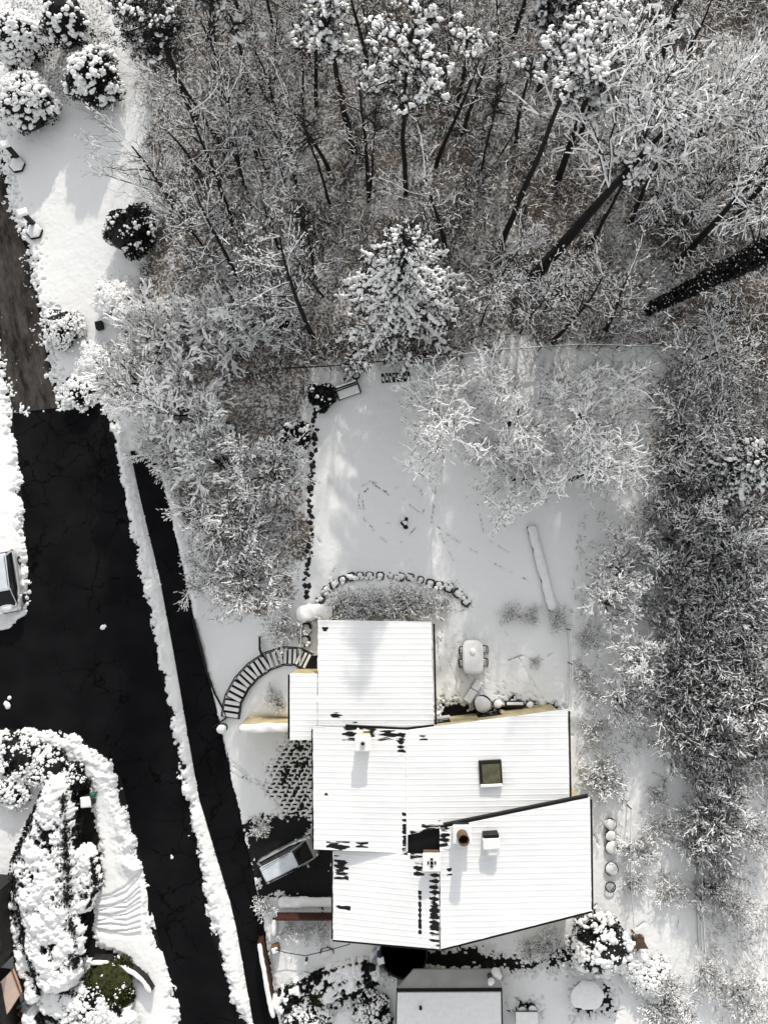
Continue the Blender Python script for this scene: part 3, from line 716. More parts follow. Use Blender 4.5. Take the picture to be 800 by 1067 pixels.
wallrun('curved_wall', [(95, 1003), (110, 1003), (125, 1007), (140, 1014), (151, 1024), (157, 1034)], .28, -2.6, -1.7, STONE, 'curved dark garden wall around the olive juniper bush', 'wall', .12, .0)

# neighbour garage
ng = thing('garage', 'flat-roofed neighbouring garage with clean white snow and a grey front strip', 'garage', (*pg(468, 1040)[:2], -2.5))
o = np.array(ng.location)
def rel(pp, z): return [(float(P(a, b, z)[0]) - o[0], float(P(a, b, z)[1]) - o[1]) for a, b in pp]
mb = MB(); prism(mb, rel([(414, 1034), (522, 1033), (524, 1130), (412, 1130)], 0.0), -.1, 2.45); part(ng, 'wall', mb, GREYM)
mb = MB(); ps = rel([(414, 1030), (431, 1013), (519, 1013), (523, 1030)], -0.1)
mb.add([(*ps[0], 2.42), (*ps[1], 2.1), (*ps[2], 2.1), (*ps[3], 2.42), (*ps[0], 2.2), (*ps[1], 1.95), (*ps[2], 1.95), (*ps[3], 2.2)], [(0, 3, 2, 1), (4, 5, 6, 7), (0, 1, 5, 4), (1, 2, 6, 5), (2, 3, 7, 6), (3, 0, 4, 7)]); part(ng, 'canopy', mb, GREYM)
mb = MB(); prism(mb, rel([(413, 1030.5), (523, 1030), (525, 1131), (411, 1131)], 0.0), 2.36, 2.5); part(ng, 'roof_edge', mb, BLACK)
mb = MB(); prism(mb, rel([(414, 1034.5), (521.5, 1034), (523, 1131), (412, 1131)], 0.1), 2.503, 2.62); part(ng, 'roof_snow', mb, SNOW)
mb = MB(); q = rel([(438, 1049)], 0.1)[0]; lathe(mb, (*q, 2.6), [(.10, 0), (.10, .25), (.05, .3)], 8); part(ng, 'vent', mb, BLACK)

# curved stairs
def arc_pt(t, r):   # t 0..1 from bottom (drive) to top (house), r radius offset in px outward
    A = [(240, 748), (243, 729), (252, 712), (264, 699), (279, 689), (295, 683.5), (310, 684), (322, 690)]
    s = t * (len(A) - 1); i = min(int(s), len(A) - 2); f = s - i
    x = A[i][0] * (1 - f) + A[i + 1][0] * f; y = A[i][1] * (1 - f) + A[i + 1][1] * f
    dx, dy = A[i + 1][0] - A[i][0], A[i + 1][1] - A[i][1]; l = math.hypot(dx, dy); return x + dy / l * r, y - dx / l * r
stair = thing('staircase', 'curved outdoor staircase with snow on its dark-edged steps', 'stairs', pg(245, 735))
so = np.array(stair.location); NS = 21
for k in range(NS):
    am = arc_pt((k + .5) / NS, 0); gz = max(pg(*arc_pt((k + .5) / NS, q_))[2] for q_ in (-8, 0, 8)); z = max(-2.45 + (k + 1) * 2.55 / NS, gz + .22); t0 = k / NS; t1 = (k + .66) / NS; t2 = (k + .97) / NS
    q = [arc_pt(t0, 8.5), arc_pt(t2, 8.5), arc_pt(t2, -8.5), arc_pt(t0, -8.5)]
    mb = MB(); wq = [(float(P(a, b, z)[0]) - so[0], float(P(a, b, z)[1]) - so[1]) for a, b in q]; prism(mb, wq, -.6, z - so[2]); st = part(stair, 'step', mb, STONE)
    q = [arc_pt(t0 + .17 / NS, 7.6), arc_pt(t1 + .1 / NS, 7.6), arc_pt(t1 + .1 / NS, -7.6), arc_pt(t0 + .17 / NS, -7.6)]
    mb = MB(); wq = [(float(P(a, b, z)[0]) - so[0], float(P(a, b, z)[1]) - so[1]) for a, b in q]; prism(mb, wq, z - so[2] + .003, z - so[2] + .09); part(st, 'snow_tread', mb, SNOW)
for r_ in (9.5, -9.5):
    pts = []
    for k in range(22):
        t = k / 21; a, b = arc_pt(min(t, .999), r_); z = max(-2.45 + t * 2.55, pg(a, b)[2] + .2) + (.8 if r_ > 0 else .12); X, Y = P(a, b, z); pts.append((float(X) - so[0], float(Y) - so[1], z - so[2]))
    mb = MB(); tube(mb, pts, .045, 6); hr = part(stair, 'handrail' if r_ > 0 else 'stringer', mb, BLACK)
    if r_ > 0:
        for k in range(0, 22, 3):
            mb = MB(); tube(mb, [pts[k], (pts[k][0], pts[k][1], pts[k][2] - .85)], .025, 5); part(stair, 'baluster', mb, BLACK)

# black stairwell landing by the wing
x, y, z = pg(322, 694); mb = MB(); box(mb, (0, 0, .05), (1.1, 1.3, .3)); single('landing', mb, BLACK, (x + .1, y + .1, z + .1), 'dark bare landing at the top of the curved stairs', 'landing')
# ================================================================== CARS
def loft(mb, st, mi=0):
    """stations: (x, [(y,z) half profile from bottom to top centre]) mirrored"""
    rings = []
    for x, pr in st:
        full = [(x, y, z) for y, z in pr] + [(x, -y, z) for y, z in pr[::-1]]
        rings.append(full)
    n = len(rings[0]); V = [p for r in rings for p in r]; fs = []
    for j in range(len(rings) - 1):
        for i in range(n): fs.append((j * n + i, j * n + (i + 1) % n, (j + 1) * n + (i + 1) % n, (j + 1) * n + i))
    fs.append(tuple(range(n - 1, -1, -1))); fs.append(tuple((len(rings) - 1) * n + i for i in range(n)))
    mb.add(V, fs, mi)
def car(name, label, loc, rz, paint, snow_hood=False):
    t = thing(name, label, 'car', loc, rz)
    def body(x, w, zt, zb=.28): return (x, [(w - .08, zb), (w, zb + .12), (w + .01, zt - .28), (w - .04, zt - .08), (w - .22, zt), (w - .5, zt + .02)])
    mb = MB(); loft(mb, [body(-2.12, .70, .72, .4), body(-2.02, .80, .92), body(-1.7, .87, .98), body(-.8, .89, .98), (body(.5, .89, .98)), body(1.2, .88, .95), body(1.75, .82, .88), body(2.02, .72, .78), body(2.12, .58, .66, .4)])
    b = part(t, 'body', mb, paint, True)
    mb = MB()
    def gh(x, wb, wt, zt, zb=.95): return (x, [(wb, zb), (wb - .02, zb + .06), ((wb + wt) / 2 + .03, (zb + zt) / 2), (wt, zt - .05), (wt - .1, zt), (wt - .3, zt + .01)])
    loft(mb, [gh(-2.0, .76, .70, 1.0), gh(-1.78, .80, .56, 1.40), gh(-.6, .84, .56, 1.48), gh(.55, .84, .54, 1.46), gh(.8, .82, .53, 1.39), gh(1.72, .70, .60, .96)])
    part(t, 'glasshouse', mb, GLASS, False)
    mb = MB(); loft(mb, [(x, [(w_, z), (w_, z + .04), (w_ - .08, z + .06), (w_ - .3, z + .065)]) for x, w_, z in ((-1.86, .54, 1.36), (-1.7, .57, 1.40), (-.6, .575, 1.455), (.5, .555, 1.435), (.66, .53, 1.40))]); part(t, 'roof', mb, SKYTINT)
    for s in (-1, 1):
        mb = MB(); tube(mb, [(.55, s * .60, 1.48), (.85, s * .60, 1.40), (1.74, s * .68, .98)], .035, 6); part(t, 'windscreen_pillar', mb, paint)
        mb = MB(); tube(mb, [(-1.72, s * .64, 1.44), (-1.98, s * .76, 1.0)], .06, 6); part(t, 'rear_pillar', mb, paint)
        mb = MB(); tube(mb, [(-.35, s * .635, 1.46), (-.38, s * .80, 1.0)], .035, 5); part(t, 'door_pillar', mb, BLACK)
        mb = MB(); tube(mb, [(-1.9, s * .80, 1.0), (-.5, s * .825, 1.005), (1.2, s * .79, .99)], .018, 5); part(t, 'window_trim', mb, CHROME)
        mb = MB(); tube(mb, [(-1.7, s * .52, 1.55), (-.5, s * .54, 1.58), (.4, s * .52, 1.56)], .022, 5); part(t, 'roof_rail', mb, BLACK)
        mb = MB(); box(mb, (1.15, s * .98, 1.02), (.16, .22, .14), 0, bev=.04); part(t, 'mirror', mb, paint)
        mb = MB(); box(mb, (1.93, s * .58, .70), (.26, .34, .14), -s * .5, bev=.05); part(t, 'headlight', mb, CHROME)
        mb = MB(); box(mb, (-2.03, s * .66, .82), (.12, .24, .2), s * .3, bev=.04); part(t, 'tail_light', mb, TERRA)
        for wx in (-1.3, 1.32):
            mb = MB(); vs = []; 
            lathe(mb, (0, 0, 0), [(.2, -.1), (.31, -.1), (.32, -.06), (.32, .06), (.31, .1), (.2, .1)], 20)
            V = np.concatenate(mb.v); V = np.stack([V[:, 0], V[:, 2], V[:, 1]], 1) + np.array([wx, s * .80, .32]); mb.v = [V]; wh = part(t, 'wheel', mb, RUB)
            mb = MB(); lathe(mb, (0, 0, 0), [(.2, -.09), (.2, .095), (.05, .11)], 14); V = np.concatenate(mb.v); V = np.stack([V[:, 0], V[:, 2] * s, V[:, 1]], 1) + np.array([wx, s * .80, .32]); mb.v = [V]; part(wh, 'rim', mb, CHROME)
    mb = MB(); box(mb, (2.10, 0, .5), (.1, 1.1, .18), 0, bev=.04); part(t, 'grille', mb, BLACK)
    mb = MB(); box(mb, (-2.12, 0, .62), (.03, .5, .11)); part(t, 'number_plate', mb, WHITE)
    return t
x, y = (float(q) for q in P(300, 896, -1.6)); xa, ya = (float(q) for q in P(268, 912, -1.6)); xb, yb = (float(q) for q in P(332, 879, -1.6))
car('parked_car', 'silver car with a pale sky-tinted roof parked askew on the black driveway', (x, y, -2.485), math.atan2(yb - ya, xb - xa), PAINT)
x, y = (float(q) for q in P(6, 606, -1.6)); xa, ya = (float(q) for q in P(-12, 560, -1.6)); xb, yb = (float(q) for q in P(0, 650, -1.6))
c2 = car('parked_car', 'pale car with snowy bonnet half cut off by the left picture edge', (x, y, -2.485), math.atan2(yb - ya, xb - xa), PAINT2); c2.scale = (1.08,) * 3
mb = MB(); V, Fq = blob_arrays(np.array([[1.55, 0, .93], [1.6, .4, .9], [1.6, -.4, .9], [1.3, 0, .98]]), np.array([.5, .42, .42, .4]), np.random.RandomState(2), .18); mb.add(V, [tuple(f) for f in Fq]); part(c2, 'bonnet_snow', mb, SNOW, True)

# ================================================================== GARDEN THINGS
rs0 = np.random.RandomState(4)
_drs = np.random.RandomState(12)
_r = random.Random(11)
def _np_rand(n): return _drs.uniform(-1, 1, n)
def dome(mb, c, r, h, n=18, mi=0, rough=.04, sx=1, sy=1, rz=0):
    prof = [(r * .96, 0), (r * 1.03, h * .2), (r * .98, h * .45), (r * .8, h * .72), (r * .5, h * .92), (r * .2, h)]
    lathe(mb, c, prof, n, mi, sx, sy, rz); V = mb.v[-1]; q = V - np.array(c); a = np.arctan2(q[:, 1], q[:, 0]); sd_ = (c[0] * 7.1 + c[1] * 3.3 + c[2] * 5 + len(mb.v) + r * 40 + h * 13 + _r.random() * 9)
    f = 1 + .07 * np.sin(2 * a + sd_) + .05 * np.sin(3 * a - 2 * sd_) + .03 * np.sin(7 * a + sd_ * 5) + _np_rand(len(a)) * .05
    V[:, :2] = np.array(c)[:2] + q[:, :2] * f[:, None]; V[:, 2] += q[:, 2] * .25 * np.sin(a + sd_) * np.hypot(q[:, 0], q[:, 1]) / (r + 1e-6)
def snowy_pot(px, py, r, h, label, m=BLACK, cat='plant pot', group=None, name='plant_pot', z=0.0, dh=.5):
    x, y, g = pg(px, py); t = thing(name, label, cat, (x, y, g + z), rnd(), group)
    mb = MB(); lathe(mb, (0, 0, 0), [(r * .72, 0), (r * .95, h * .8), (r * 1.02, h * .86), (r * 1.02, h), (r * .9, h), (r * .86, h * .8)], 18); part(t, 'pot', mb, m)
    mb = MB(); dome(mb, (0, 0, h * .86), r * .93, r * dh); part(t, 'snow_cap', mb, SNOW, True); return t
def rnd(): return _r.uniform(0, 6.28)
# row of stone blocks in an arc
ARC = [(334, 624), (340, 615), (348, 609), (357, 604), (366, 601), (375, 600), (385, 600), (396, 600), (407, 600), (417, 601), (427, 601.5), (438, 604), (448, 608), (457, 610), (467, 613), (476, 618), (485, 627)]
BLKS = []
ORD = ['first', 'second', 'third', 'fourth', 'fifth', 'sixth', 'seventh', 'eighth', 'ninth', 'tenth', 'eleventh', 'twelfth', 'thirteenth', 'fourteenth', 'fifteenth', 'sixteenth', 'seventeenth', 'eighteenth', 'nineteenth', 'twentieth']
def make_block(loc, rz, label, group, seed=0):
    rsb = np.random.RandomState(seed)
    t = thing('planter_block', label, 'planter', loc, rz, group)
    mb = MB(); s = .29
    for k in range(4): box(mb, (s * cos(k * pi / 2), s * sin(k * pi / 2), .16), (.11, .52 if k % 2 == 0 else .50, .32), k * pi / 2, bev=.015)
    part(t, 'rim', mb, STONE)
    V, Fq = blob_arrays(np.array([[0, 0, .22]]), np.array([.27]), rsb, .7, .12); V2, F2 = blob_arrays(np.array([[.29 * cos(a), .29 * sin(a), .31] for a in rsb.uniform(0, 6.28, 4)]), rsb.uniform(.1, .17, 4), rsb, .5, .2)
    link('snow_fill', merged_mesh('snow_fill', [(V, Fq, 0), (V2, F2, 0)], [SNOW]), t); return t
for i, (a, b) in enumerate(ARC):
    x, y, g = pg(a, b); a2, b2 = ARC[min(i + 1, len(ARC) - 1)]; a1_, b1_ = ARC[max(i - 1, 0)]
    rz = math.atan2(-(b2 - b1_), a2 - a1_) + _r.uniform(-.2, .2)
    lb = f'snow-filled dark planter block, {ORD[i]} from the left in the arc above the narrow wing'
    if i < 6:
        blk = make_block((x, y, g), rz, lb, 'planter blocks in an arc on the lawn', i); blk.scale = (_r.uniform(.75, .95),) * 3; BLKS.append(blk)
    else: dup(BLKS[_r.randrange(6)], (x, y, g - _r.uniform(0, .08)), rz, _r.uniform(.7, .95), lb)
for (a, b, lb) in ((319, 655, 'upper of two snow-filled planter blocks left of the wing'), (318, 668, 'lower of two snow-filled planter blocks left of the wing')):
    x, y, g = pg(a, b); dup(blk, (x, y, g + .02), .05, 1.15, lb, 'planter blocks beside the wing')
# edging stones on the left side of the lawn
EDG = [(330, 428), (328, 440), (327, 452), (327, 463), (326, 474), (325, 486), (324, 497), (324, 509), (323, 521), (324, 533), (323, 545), (323, 557), (322, 569), (322, 581), (321, 593), (320, 605), (320, 616)]
for i, (a, b) in enumerate(EDG):
    x, y, g = pg(a + _r.uniform(-1, 1), b); rs = np.random.RandomState(i); mb = MB()
    V, Fq = blob_arrays(np.array([[0, 0, .08], [.1, .32, .07], [-.05, -.3, .06]]), np.array([.24, .2, .2]), rs, .8, .3, ICO1); mb.add(V, [tuple(f) for f in Fq], 0)
    V, Fq = blob_arrays(np.array([[-.06, .05, .15]]), np.array([.10]), rs, .5, .3, ICO1); mb.add(V, [tuple(f) for f in Fq], 1)
    single('edging_stone', mb, [STONE, SNOW], (x, y, g), f'rough dark edging stone, {ORD[i]} from the top along the left lawn edge', 'stone', 'edging stones along the lawn')
# dark stones in the middle of the lawn
x, y, g = pg(421, 541.5); mb = MB(); V, Fq = blob_arrays(np.array([[0.05, 0, .2], [-.12, -.38, .2], [.12, -.5, .16]]), np.array([.22, .2, .2]), np.random.RandomState(3), 1.0, .3, ICO1); mb.add(V, [tuple(f) for f in Fq], 0)
V, Fq = blob_arrays(np.array([[-.12, .03, .36], [-.05, -.2, .34], [-.16, -.45, .3]]), np.array([.17, .16, .14]), np.random.RandomState(5), .6, .2, ICO2); mb.add(V, [tuple(f) for f in Fq], 1)
single('garden_rock', mb, [BLACK, SNOW], (x, y, g), 'small dark rock cluster with snow on top in the middle of the lawn', 'rock')
# bench-like box at the top of the lawn
x, y, g = pg(363, 409); t = thing('garden_bench', 'snow-covered garden bench at the top left corner of the lawn', 'bench', (x, y, g), radians(20))
mb = MB(); box(mb, (0, -.05, .38), (1.75, .75, .06), 0, bev=.02); part(t, 'seat', mb, BLACK)
mb = MB(); box(mb, (0, -.08, .45), (1.6, .62, .12), 0, bev=.05); part(t, 'snow_cover', mb, SNOW)
mb = MB(); box(mb, (0, .42, .62), (1.75, .06, .5), 0); part(t, 'backrest', mb, BLACK)
mb = MB(); box(mb, (0, .42, .90), (1.5, .1, .07), 0, bev=.03); part(t, 'snow_ridge', mb, SNOW)
for sx in (-1, 1):
    for sy in (-1, 1): mb = MB(); box(mb, (sx * .8, -.05 + sy * .33, .18), (.07, .07, .37)); part(t, 'leg', mb, BLACK)
    mb = MB(); box(mb, (sx * .86, -.02, .55), (.06, .8, .06)); part(t, 'armrest', mb, BLACK)
# log pile
x, y, g = pg(413, 394); t = thing('log_pile', 'snow-dusted stack of dark logs below the large spruce', 'log pile', (x, y, g), radians(4))
for k in range(8):
    mb = MB(); tube(mb, [(-1.0 + k * .27, -.35, .13), (-1.0 + k * .27, .35, .13)], .12, 8); lg = part(t, 'log', mb, DARK)
    mb = MB(); box(mb, (-1.0 + k * .27 + _r.uniform(-.04, .04), _r.uniform(-.12, .12), .25), (.13, _r.uniform(.15, .5), .07), _r.uniform(-.2, .2), bev=.03); part(lg, 'snow', mb, SNOW)
x, y, g = pg(371, 392); mb = MB(); lathe(mb, (0, 0, 0), [(.30, 0), (.34, .5), (.28, .5), (.26, .1)], 16, 0); dome(mb, (0, 0, .3), .26, .16, mi=1); single('barrel', mb, [DARK, SNOW], (x, y, g), 'small round dark tub with snow inside behind the garden bench', 'tub')
# table and four chairs
x, y, g = pg(491, 683); t = thing('garden_table', 'snow-covered oblong garden table on the terrace', 'table', (x, y, g))
mb = MB(); prism(mb, [(.73 * math.copysign(abs(cos(a)) ** .45, cos(a)), 1.18 * math.copysign(abs(sin(a)) ** .45, sin(a))) for a in np.linspace(0, 2 * pi, 29)[:-1]], .69, .745); part(t, 'tabletop', mb, DARK)
mb = MB(); 
for zz, k in ((.75, 1.0), (.84, .97), (.90, .86)): prism(mb, [(.72 * k * math.copysign(abs(cos(a)) ** .45, cos(a)), 1.17 * k * math.copysign(abs(sin(a)) ** .45, sin(a))) for a in np.linspace(0, 2 * pi, 29)[:-1]], zz - .01, zz + .07)
part(t, 'snow_cover', mb, SNOW)
mb = MB(); dome(mb, (0, .35, .92), .24, .14); part(t, 'snow_mound', mb, SNOW, True)
for sx in (-1, 1):
    for sy in (-1, 1): mb = MB(); box(mb, (sx * .55, sy * .95, .35), (.06, .06, .72)); part(t, 'leg', mb, DARK)
def chair(loc, rz, label):
    t = thing('garden_chair', label, 'chair', loc, rz, 'chairs around the garden table')
    mb = MB(); box(mb, (0, 0, .43), (.5, .5, .05), 0, bev=.02); part(t, 'seat', mb, DARK)
    mb = MB(); box(mb, (0, 0, .50), (.42, .42, .12), 0, bev=.06); part(t, 'snow_pad', mb, SNOW)
    pts = [(-.25 + .04, -.30 + .6 * k / 8, .8) for k in range(9)]
    mb = MB(); tube(mb, [(.26 * 0 - .27 - .06 * cos((k / 8 - .5) * pi), -.30 + .6 * k / 8, .86) for k in range(9)], .035, 6)
    for k in (1, 3, 5, 7): tube(mb, [(-.27 - .06 * cos((k / 8 - .5) * pi), -.30 + .6 * k / 8, .86), (-.25, -.22 + .44 * k / 8, .44)], .02, 5)
    part(t, 'backrest', mb, DARK)
    mb = MB(); 
    for sy in (-1, 1): tube(mb, [(-.25, sy * .3, .84), (.15, sy * .29, .64), (.22, sy * .28, .44)], .022, 5)
    part(t, 'armrest', mb, DARK)
    for sx in (-1, 1):
        for sy in (-1, 1): mb = MB(); box(mb, (sx * .22, sy * .22, .21), (.04, .04, .42)); part(t, 'leg', mb, DARK)
    return t
for (a, b, rz, lb) in ((481.5, 677, 0, 'upper left'), (481.5, 690, 0, 'lower left'), (501.5, 676, pi, 'upper right'), (501.5, 689, pi, 'lower right')):
    x, y, g = pg(a, b); chair((x, y, g), rz, f'snow-covered garden chair at the {lb} side of the oblong table')
x, y, g = pg(492, 720); t = thing('sun_lounger', 'narrow snow-covered lounger standing askew above the round pot', 'lounger', (x, y, g), radians(58))
mb = MB(); box(mb, (0, 0, .3), (1.7, .58, .06), 0, bev=.02); part(t, 'frame', mb, DARK)
mb = MB(); box(mb, (-.35, 0, .40), (.95, .6, .16), 0, bev=.1); box(mb, (.52, 0, .42), (.72, .58, .18), 0, bev=.1); part(t, 'snow_cover', mb, SNOW)
for sx in (-.7, .7):
    for sy in (-.22, .22): mb = MB(); box(mb, (sx, sy, .15), (.05, .05, .3)); part(t, 'leg', mb, DARK)
snowy_pot(501, 732, .62, .7, 'largest round snow-domed pot below the lounger by the yellow wall')
snowy_pot(517.5, 732, .34, .5, 'small snow-domed pot just right of the largest round pot')
snowy_pot(550.5, 733, .27, .5, 'small snow-domed pot near the right end of the yellow wall')
snowy_pot(329, 648, .3, .35, 'small snow-domed pot at the top left corner of the wing', SNOW)
x, y, g = pg(535, 733); t = thing('planter_box', 'long dark planter box with thin snow beside the yellow wall', 'planter', (x, y, g))
mb = MB(); box(mb, (0, 0, .25), (1.3, .42, .5), 0, bev=.02); part(t, 'box', mb, BLACK); mb = MB(); box(mb, (0, .08, .51), (1.15, .2, .06), 0, bev=.02); part(t, 'snow', mb, SNOW)
# snow-covered mound / covered woodpile by wing top-left
x, y, g = pg(329, 638); t = thing('covered_stack', 'oblong snow-covered stack at the top left corner of the wing', 'covered stack', (x, y, g), radians(6))
mb = MB(); box(mb, (0, 0, .45), (2.3, .85, .9), 0, bev=.05); part(t, 'stack', mb, DARK); link('snow_cover', snow_ridge([(-1.25, 0, .82), (0, .05, .86), (1.25, 0, .84)], 1.05, .32, 5, .5), t)
# hot tub / round tank
x, y, g = pg(420, 986); t = thing('round_tank', 'open round black tank half under the eaves beside the grey garage', 'tank', (x, y, -2.6), sc=.88)
mb = MB(); n = 28
prof = [(1.85, 0), (1.9, 1.15), (1.9, 1.2), (1.78, 1.2), (1.74, .15), (.02, .12)]
lathe(mb, (0, 0, 0), prof, n); part(t, 'shell', mb, BLACK)
mb = MB(); lathe(mb, (0, 0, 1.2), [(1.96, 0), (1.96, .05), (1.80, .05), (1.80, 0)], n); part(t, 'rim', mb, DARK)
# posts and closed parasol
def snow_post(px, py, h, r, label, m=DARK, cr=.2, name='garden_post', cat='post'):
    x, y, g = pg(px, py); t = thing(name, label, cat, (x, y, g)); mb = MB(); tube(mb, [(0, 0, 0), (0, 0, h)], r, 8); part(t, 'shaft', mb, m)
    mb = MB(); dome(mb, (0, 0, h), cr, cr * .8, 12); part(t, 'snow_cap', mb, SNOW, True); return t
x, y, g = pg(507, 1006); t = thing('parasol', 'closed teal parasol with snow on its tip by the grey garage', 'parasol', (x, y, g), 0)
mb = MB(); lathe(mb, (0, 0, 0), [(.04, 0), (.04, .6), (.20, .65), (.16, 1.5), (.06, 2.1)], 10); part(t, 'canopy', mb, TEAL)
mb = MB(); lathe(mb, (0, 0, 0), [(.35, 0), (.35, .08), (.06, .1)], 14); part(t, 'base', mb, STONE)
mb = MB(); dome(mb, (0, 0, 1.95), .24, .2, 12); part(t, 'snow_cap', mb, SNOW, True)
snow_post(513, 1001, 1.4, .07, 'taller snow-capped post right of the closed teal parasol', cr=.30); snow_post(517, 1008, 1.0, .06, 'shorter snow-capped post right of the closed teal parasol', cr=.24)
x, y, g = pg(397, 994); t = thing('recycling_bin', 'blue plastic bin with snow hanging over it under the lower left eaves', 'bin', (x, y, g), .2)
mb = MB(); box(mb, (0, 0, .45), (.5, .6, .9), 0, bev=.04); part(t, 'body', mb, BLUE); mb = MB(); box(mb, (0, .02, .95), (.45, .5, .12), 0, bev=.08); part(t, 'snow_cap', mb, SNOW)

# stake, wire hoop and clothes line in the front yard
x, y, g = pg(341, 992); mb = MB(); dome(mb, (0, 0, 0), .45, .45, mi=1); tube(mb, [(-.5, -.1, .1), (-.42, .3, .25), (0, .5, .3), (.42, .3, .25), (.5, -.1, .1)], .04, 6, 0); single('snow_mound_pot', mb, [DARK, SNOW], (x, y, g), 'low pot hidden under a round snow mound in the front yard', 'plant pot')
mb = MB(); pts = [(288, 990, -1.6), (300, 993, -1.75), (318, 996, -1.8), (335, 992, -1.75), (350, 988, -1.65), (364, 984, -1.5)]
w_ = Pz(pts); o0 = w_[0]; tube(mb, [(a - o0[0], b - o0[1], c_ - o0[2]) for a, b, c_ in w_], .03, 5); tube(mb, [(0, 0, 0), (0, 0, -.95)], .04, 6)
e_ = w_[-1]; tube(mb, [(e_[0] - o0[0], e_[1] - o0[1], e_[2] - o0[2]), (e_[0] - o0[0], e_[1] - o0[1], -2.5 - o0[2])], .04, 6)
single('wire_line', mb, BLACK, (o0[0], o0[1], o0[2]), 'thin dark wire sagging across the snowy front yard between two posts', 'wire')
snow_post(320, 997, .8, .09, 'short dark snow-capped stake halfway along the thin yard wire', cr=.12)
x, y, g = pg(288, 985); mb = MB(); box(mb, (0, 0, .35), (.55, .5, .7), .3, bev=.03, mi=0); box(mb, (0, 0, .74), (.45, .4, .12), .3, bev=.06, mi=1); single('stone_trough', mb, [POTC, SNOW], (x, y, g), 'brown trough with snow on top at the head of the long red-brown fence', 'trough')
# right side row of round snow-domed pots
for (a, b, r, o_) in ((634, 857, .42, 'topmost'), (634, 869, .38, 'second'), (635, 881, .46, 'third'), (635, 903, .46, 'fourth')):
    snowy_pot(a, b, r, .4, f'{o_} round snow-domed pot in the row right of the house', BLACK, 'plant pot', 'snow-domed pots beside the house', dh=.35)
x, y, g = pg(634, 922); t = thing('wire_basket', 'round dark wire basket below the row of snow-domed pots', 'basket', (x, y, g)); mb = MB()
for rr, z in ((.34, .35), (.30, .12)): tube(mb, [(rr * cos(a), rr * sin(a), z) for a in np.linspace(0, 2 * pi, 20)], .04, 6)
part(t, 'hoop', mb, BLACK); mb = MB()
for k in range(10): tube(mb, [(.34 * cos(k * .628), .34 * sin(k * .628), .35), (.26 * cos(k * .628), .26 * sin(k * .628), 0)], .02, 5)
part(t, 'wire', mb, BLACK)
# bird house with a brown gable
x, y, g = pg(657, 968); t = thing('bird_house', 'small brown gabled bird house on a post right of the snowy evergreen', 'bird house', (x, y, g)); mb = MB(); tube(mb, [(0, 0, 0), (0, 0, 1.2)], .06, 8); part(t, 'post', mb, BROWN)
mb = MB(); box(mb, (0, -.1, 1.35), (.7, .6, .45)); part(t, 'box', mb, BROWN)
mb = MB(); mb.add([(-.6, -.5, 1.55), (.6, -.5, 1.55), (0, .5, 1.62), (-.6, -.5, 1.62), (.6, -.5, 1.62), (0, .52, 1.70)], [(2, 1, 0), (3, 4, 5), (0, 1, 4, 3), (1, 2, 5, 4), (2, 0, 3, 5)]); part(t, 'roof', mb, BROWN)
# posts with hexagonal snowy tubs beside the upper street
def lamp_tub(bx, by, label):
    x, y, g = pg(bx, by); t = thing('timber_post', label, 'post', (x, y, g), .2); mb = MB(); box(mb, (0, 0, .95), (.3, .3, 1.9)); part(t, 'shaft', mb, DARK)
    mb = MB(); box(mb, (0, 0, 2.02), (.8, .62, .24), .1, bev=.12); part(t, 'snow_cap', mb, SNOW)
    mb = MB(); box(mb, (-.25, .05, .15), (.5, .3, .3)); part(t, 'foot', mb, BLACK)
    return t
def hex_tub(bx, by, label):
    x, y, g = pg(bx, by); t = thing('hexagonal_planter', label, 'planter', (x, y, g)); mb = MB(); lathe(mb, (0, 0, 0), [(.62, 0), (.68, .32), (.6, .34)], 6, rz=.2); part(t, 'tub', mb, BLACK)
    mb = MB(); lathe(mb, (0, .03, .2), [(.63, .0), (.64, .12), (.5, .22), (.2, .26)], 6, rz=.2); part(t, 'snow_cap', mb, SNOW); return t
lamp_tub(20, 166, 'upper of two dark square posts with snow caps beside the upper street'); hex_tub(20, 174, 'hexagonal snow-filled planter at the foot of the upper dark post')
lamp_tub(37, 235, 'lower of two dark square posts with snow caps beside the upper street'); hex_tub(38, 243, 'hexagonal snow-filled planter at the foot of the lower dark post')
x, y, g = pg(106, 341); mb = MB(); box(mb, (0, 0, .3), (.55, .6, .6), .2, bev=.04); single('garden_box', mb, BLACK, (x, y, g), 'small bare black box between the snowy round bushes by the upper street', 'box')
# letterbox and green globe lamp
x, y, g = pg(96, 831); t = thing('letterbox', 'snow-capped box beside the green globe lamp above the street corner', 'letterbox', (x, y, g), .1); mb = MB(); box(mb, (0, 0, .5), (.7, .7, 1.0), 0, bev=.03); part(t, 'box', mb, DARK); mb = MB(); box(mb, (0, 0, 1.08), (.75, .75, .2), 0, bev=.1); part(t, 'snow_cap', mb, SNOW)
x, y, g = pg(103, 824); t = thing('globe_lamp', 'dark green globe lamp on a short post in the roadside snow', 'lamp', (x, y, g)); mb = MB(); tube(mb, [(0, 0, 0), (0, 0, .8)], .05, 8); part(t, 'post', mb, BLACK)
mb = MB(); V, Fq = blob_arrays(np.array([[0, 0, 1.0]]), np.array([.26]), np.random.RandomState(1), 1, 0); mb.add(V, [tuple(f) for f in Fq]); part(t, 'globe', mb, GREEN, True)
x, y, g = pg(236, 755); t = thing('globe_lamp', 'snow-topped dark green lamp at the foot of the curved stairs', 'lamp', (x, y, -2.5)); mb = MB(); tube(mb, [(0, 0, 0), (0, 0, .9)], .07, 8); part(t, 'post', mb, GREEN)
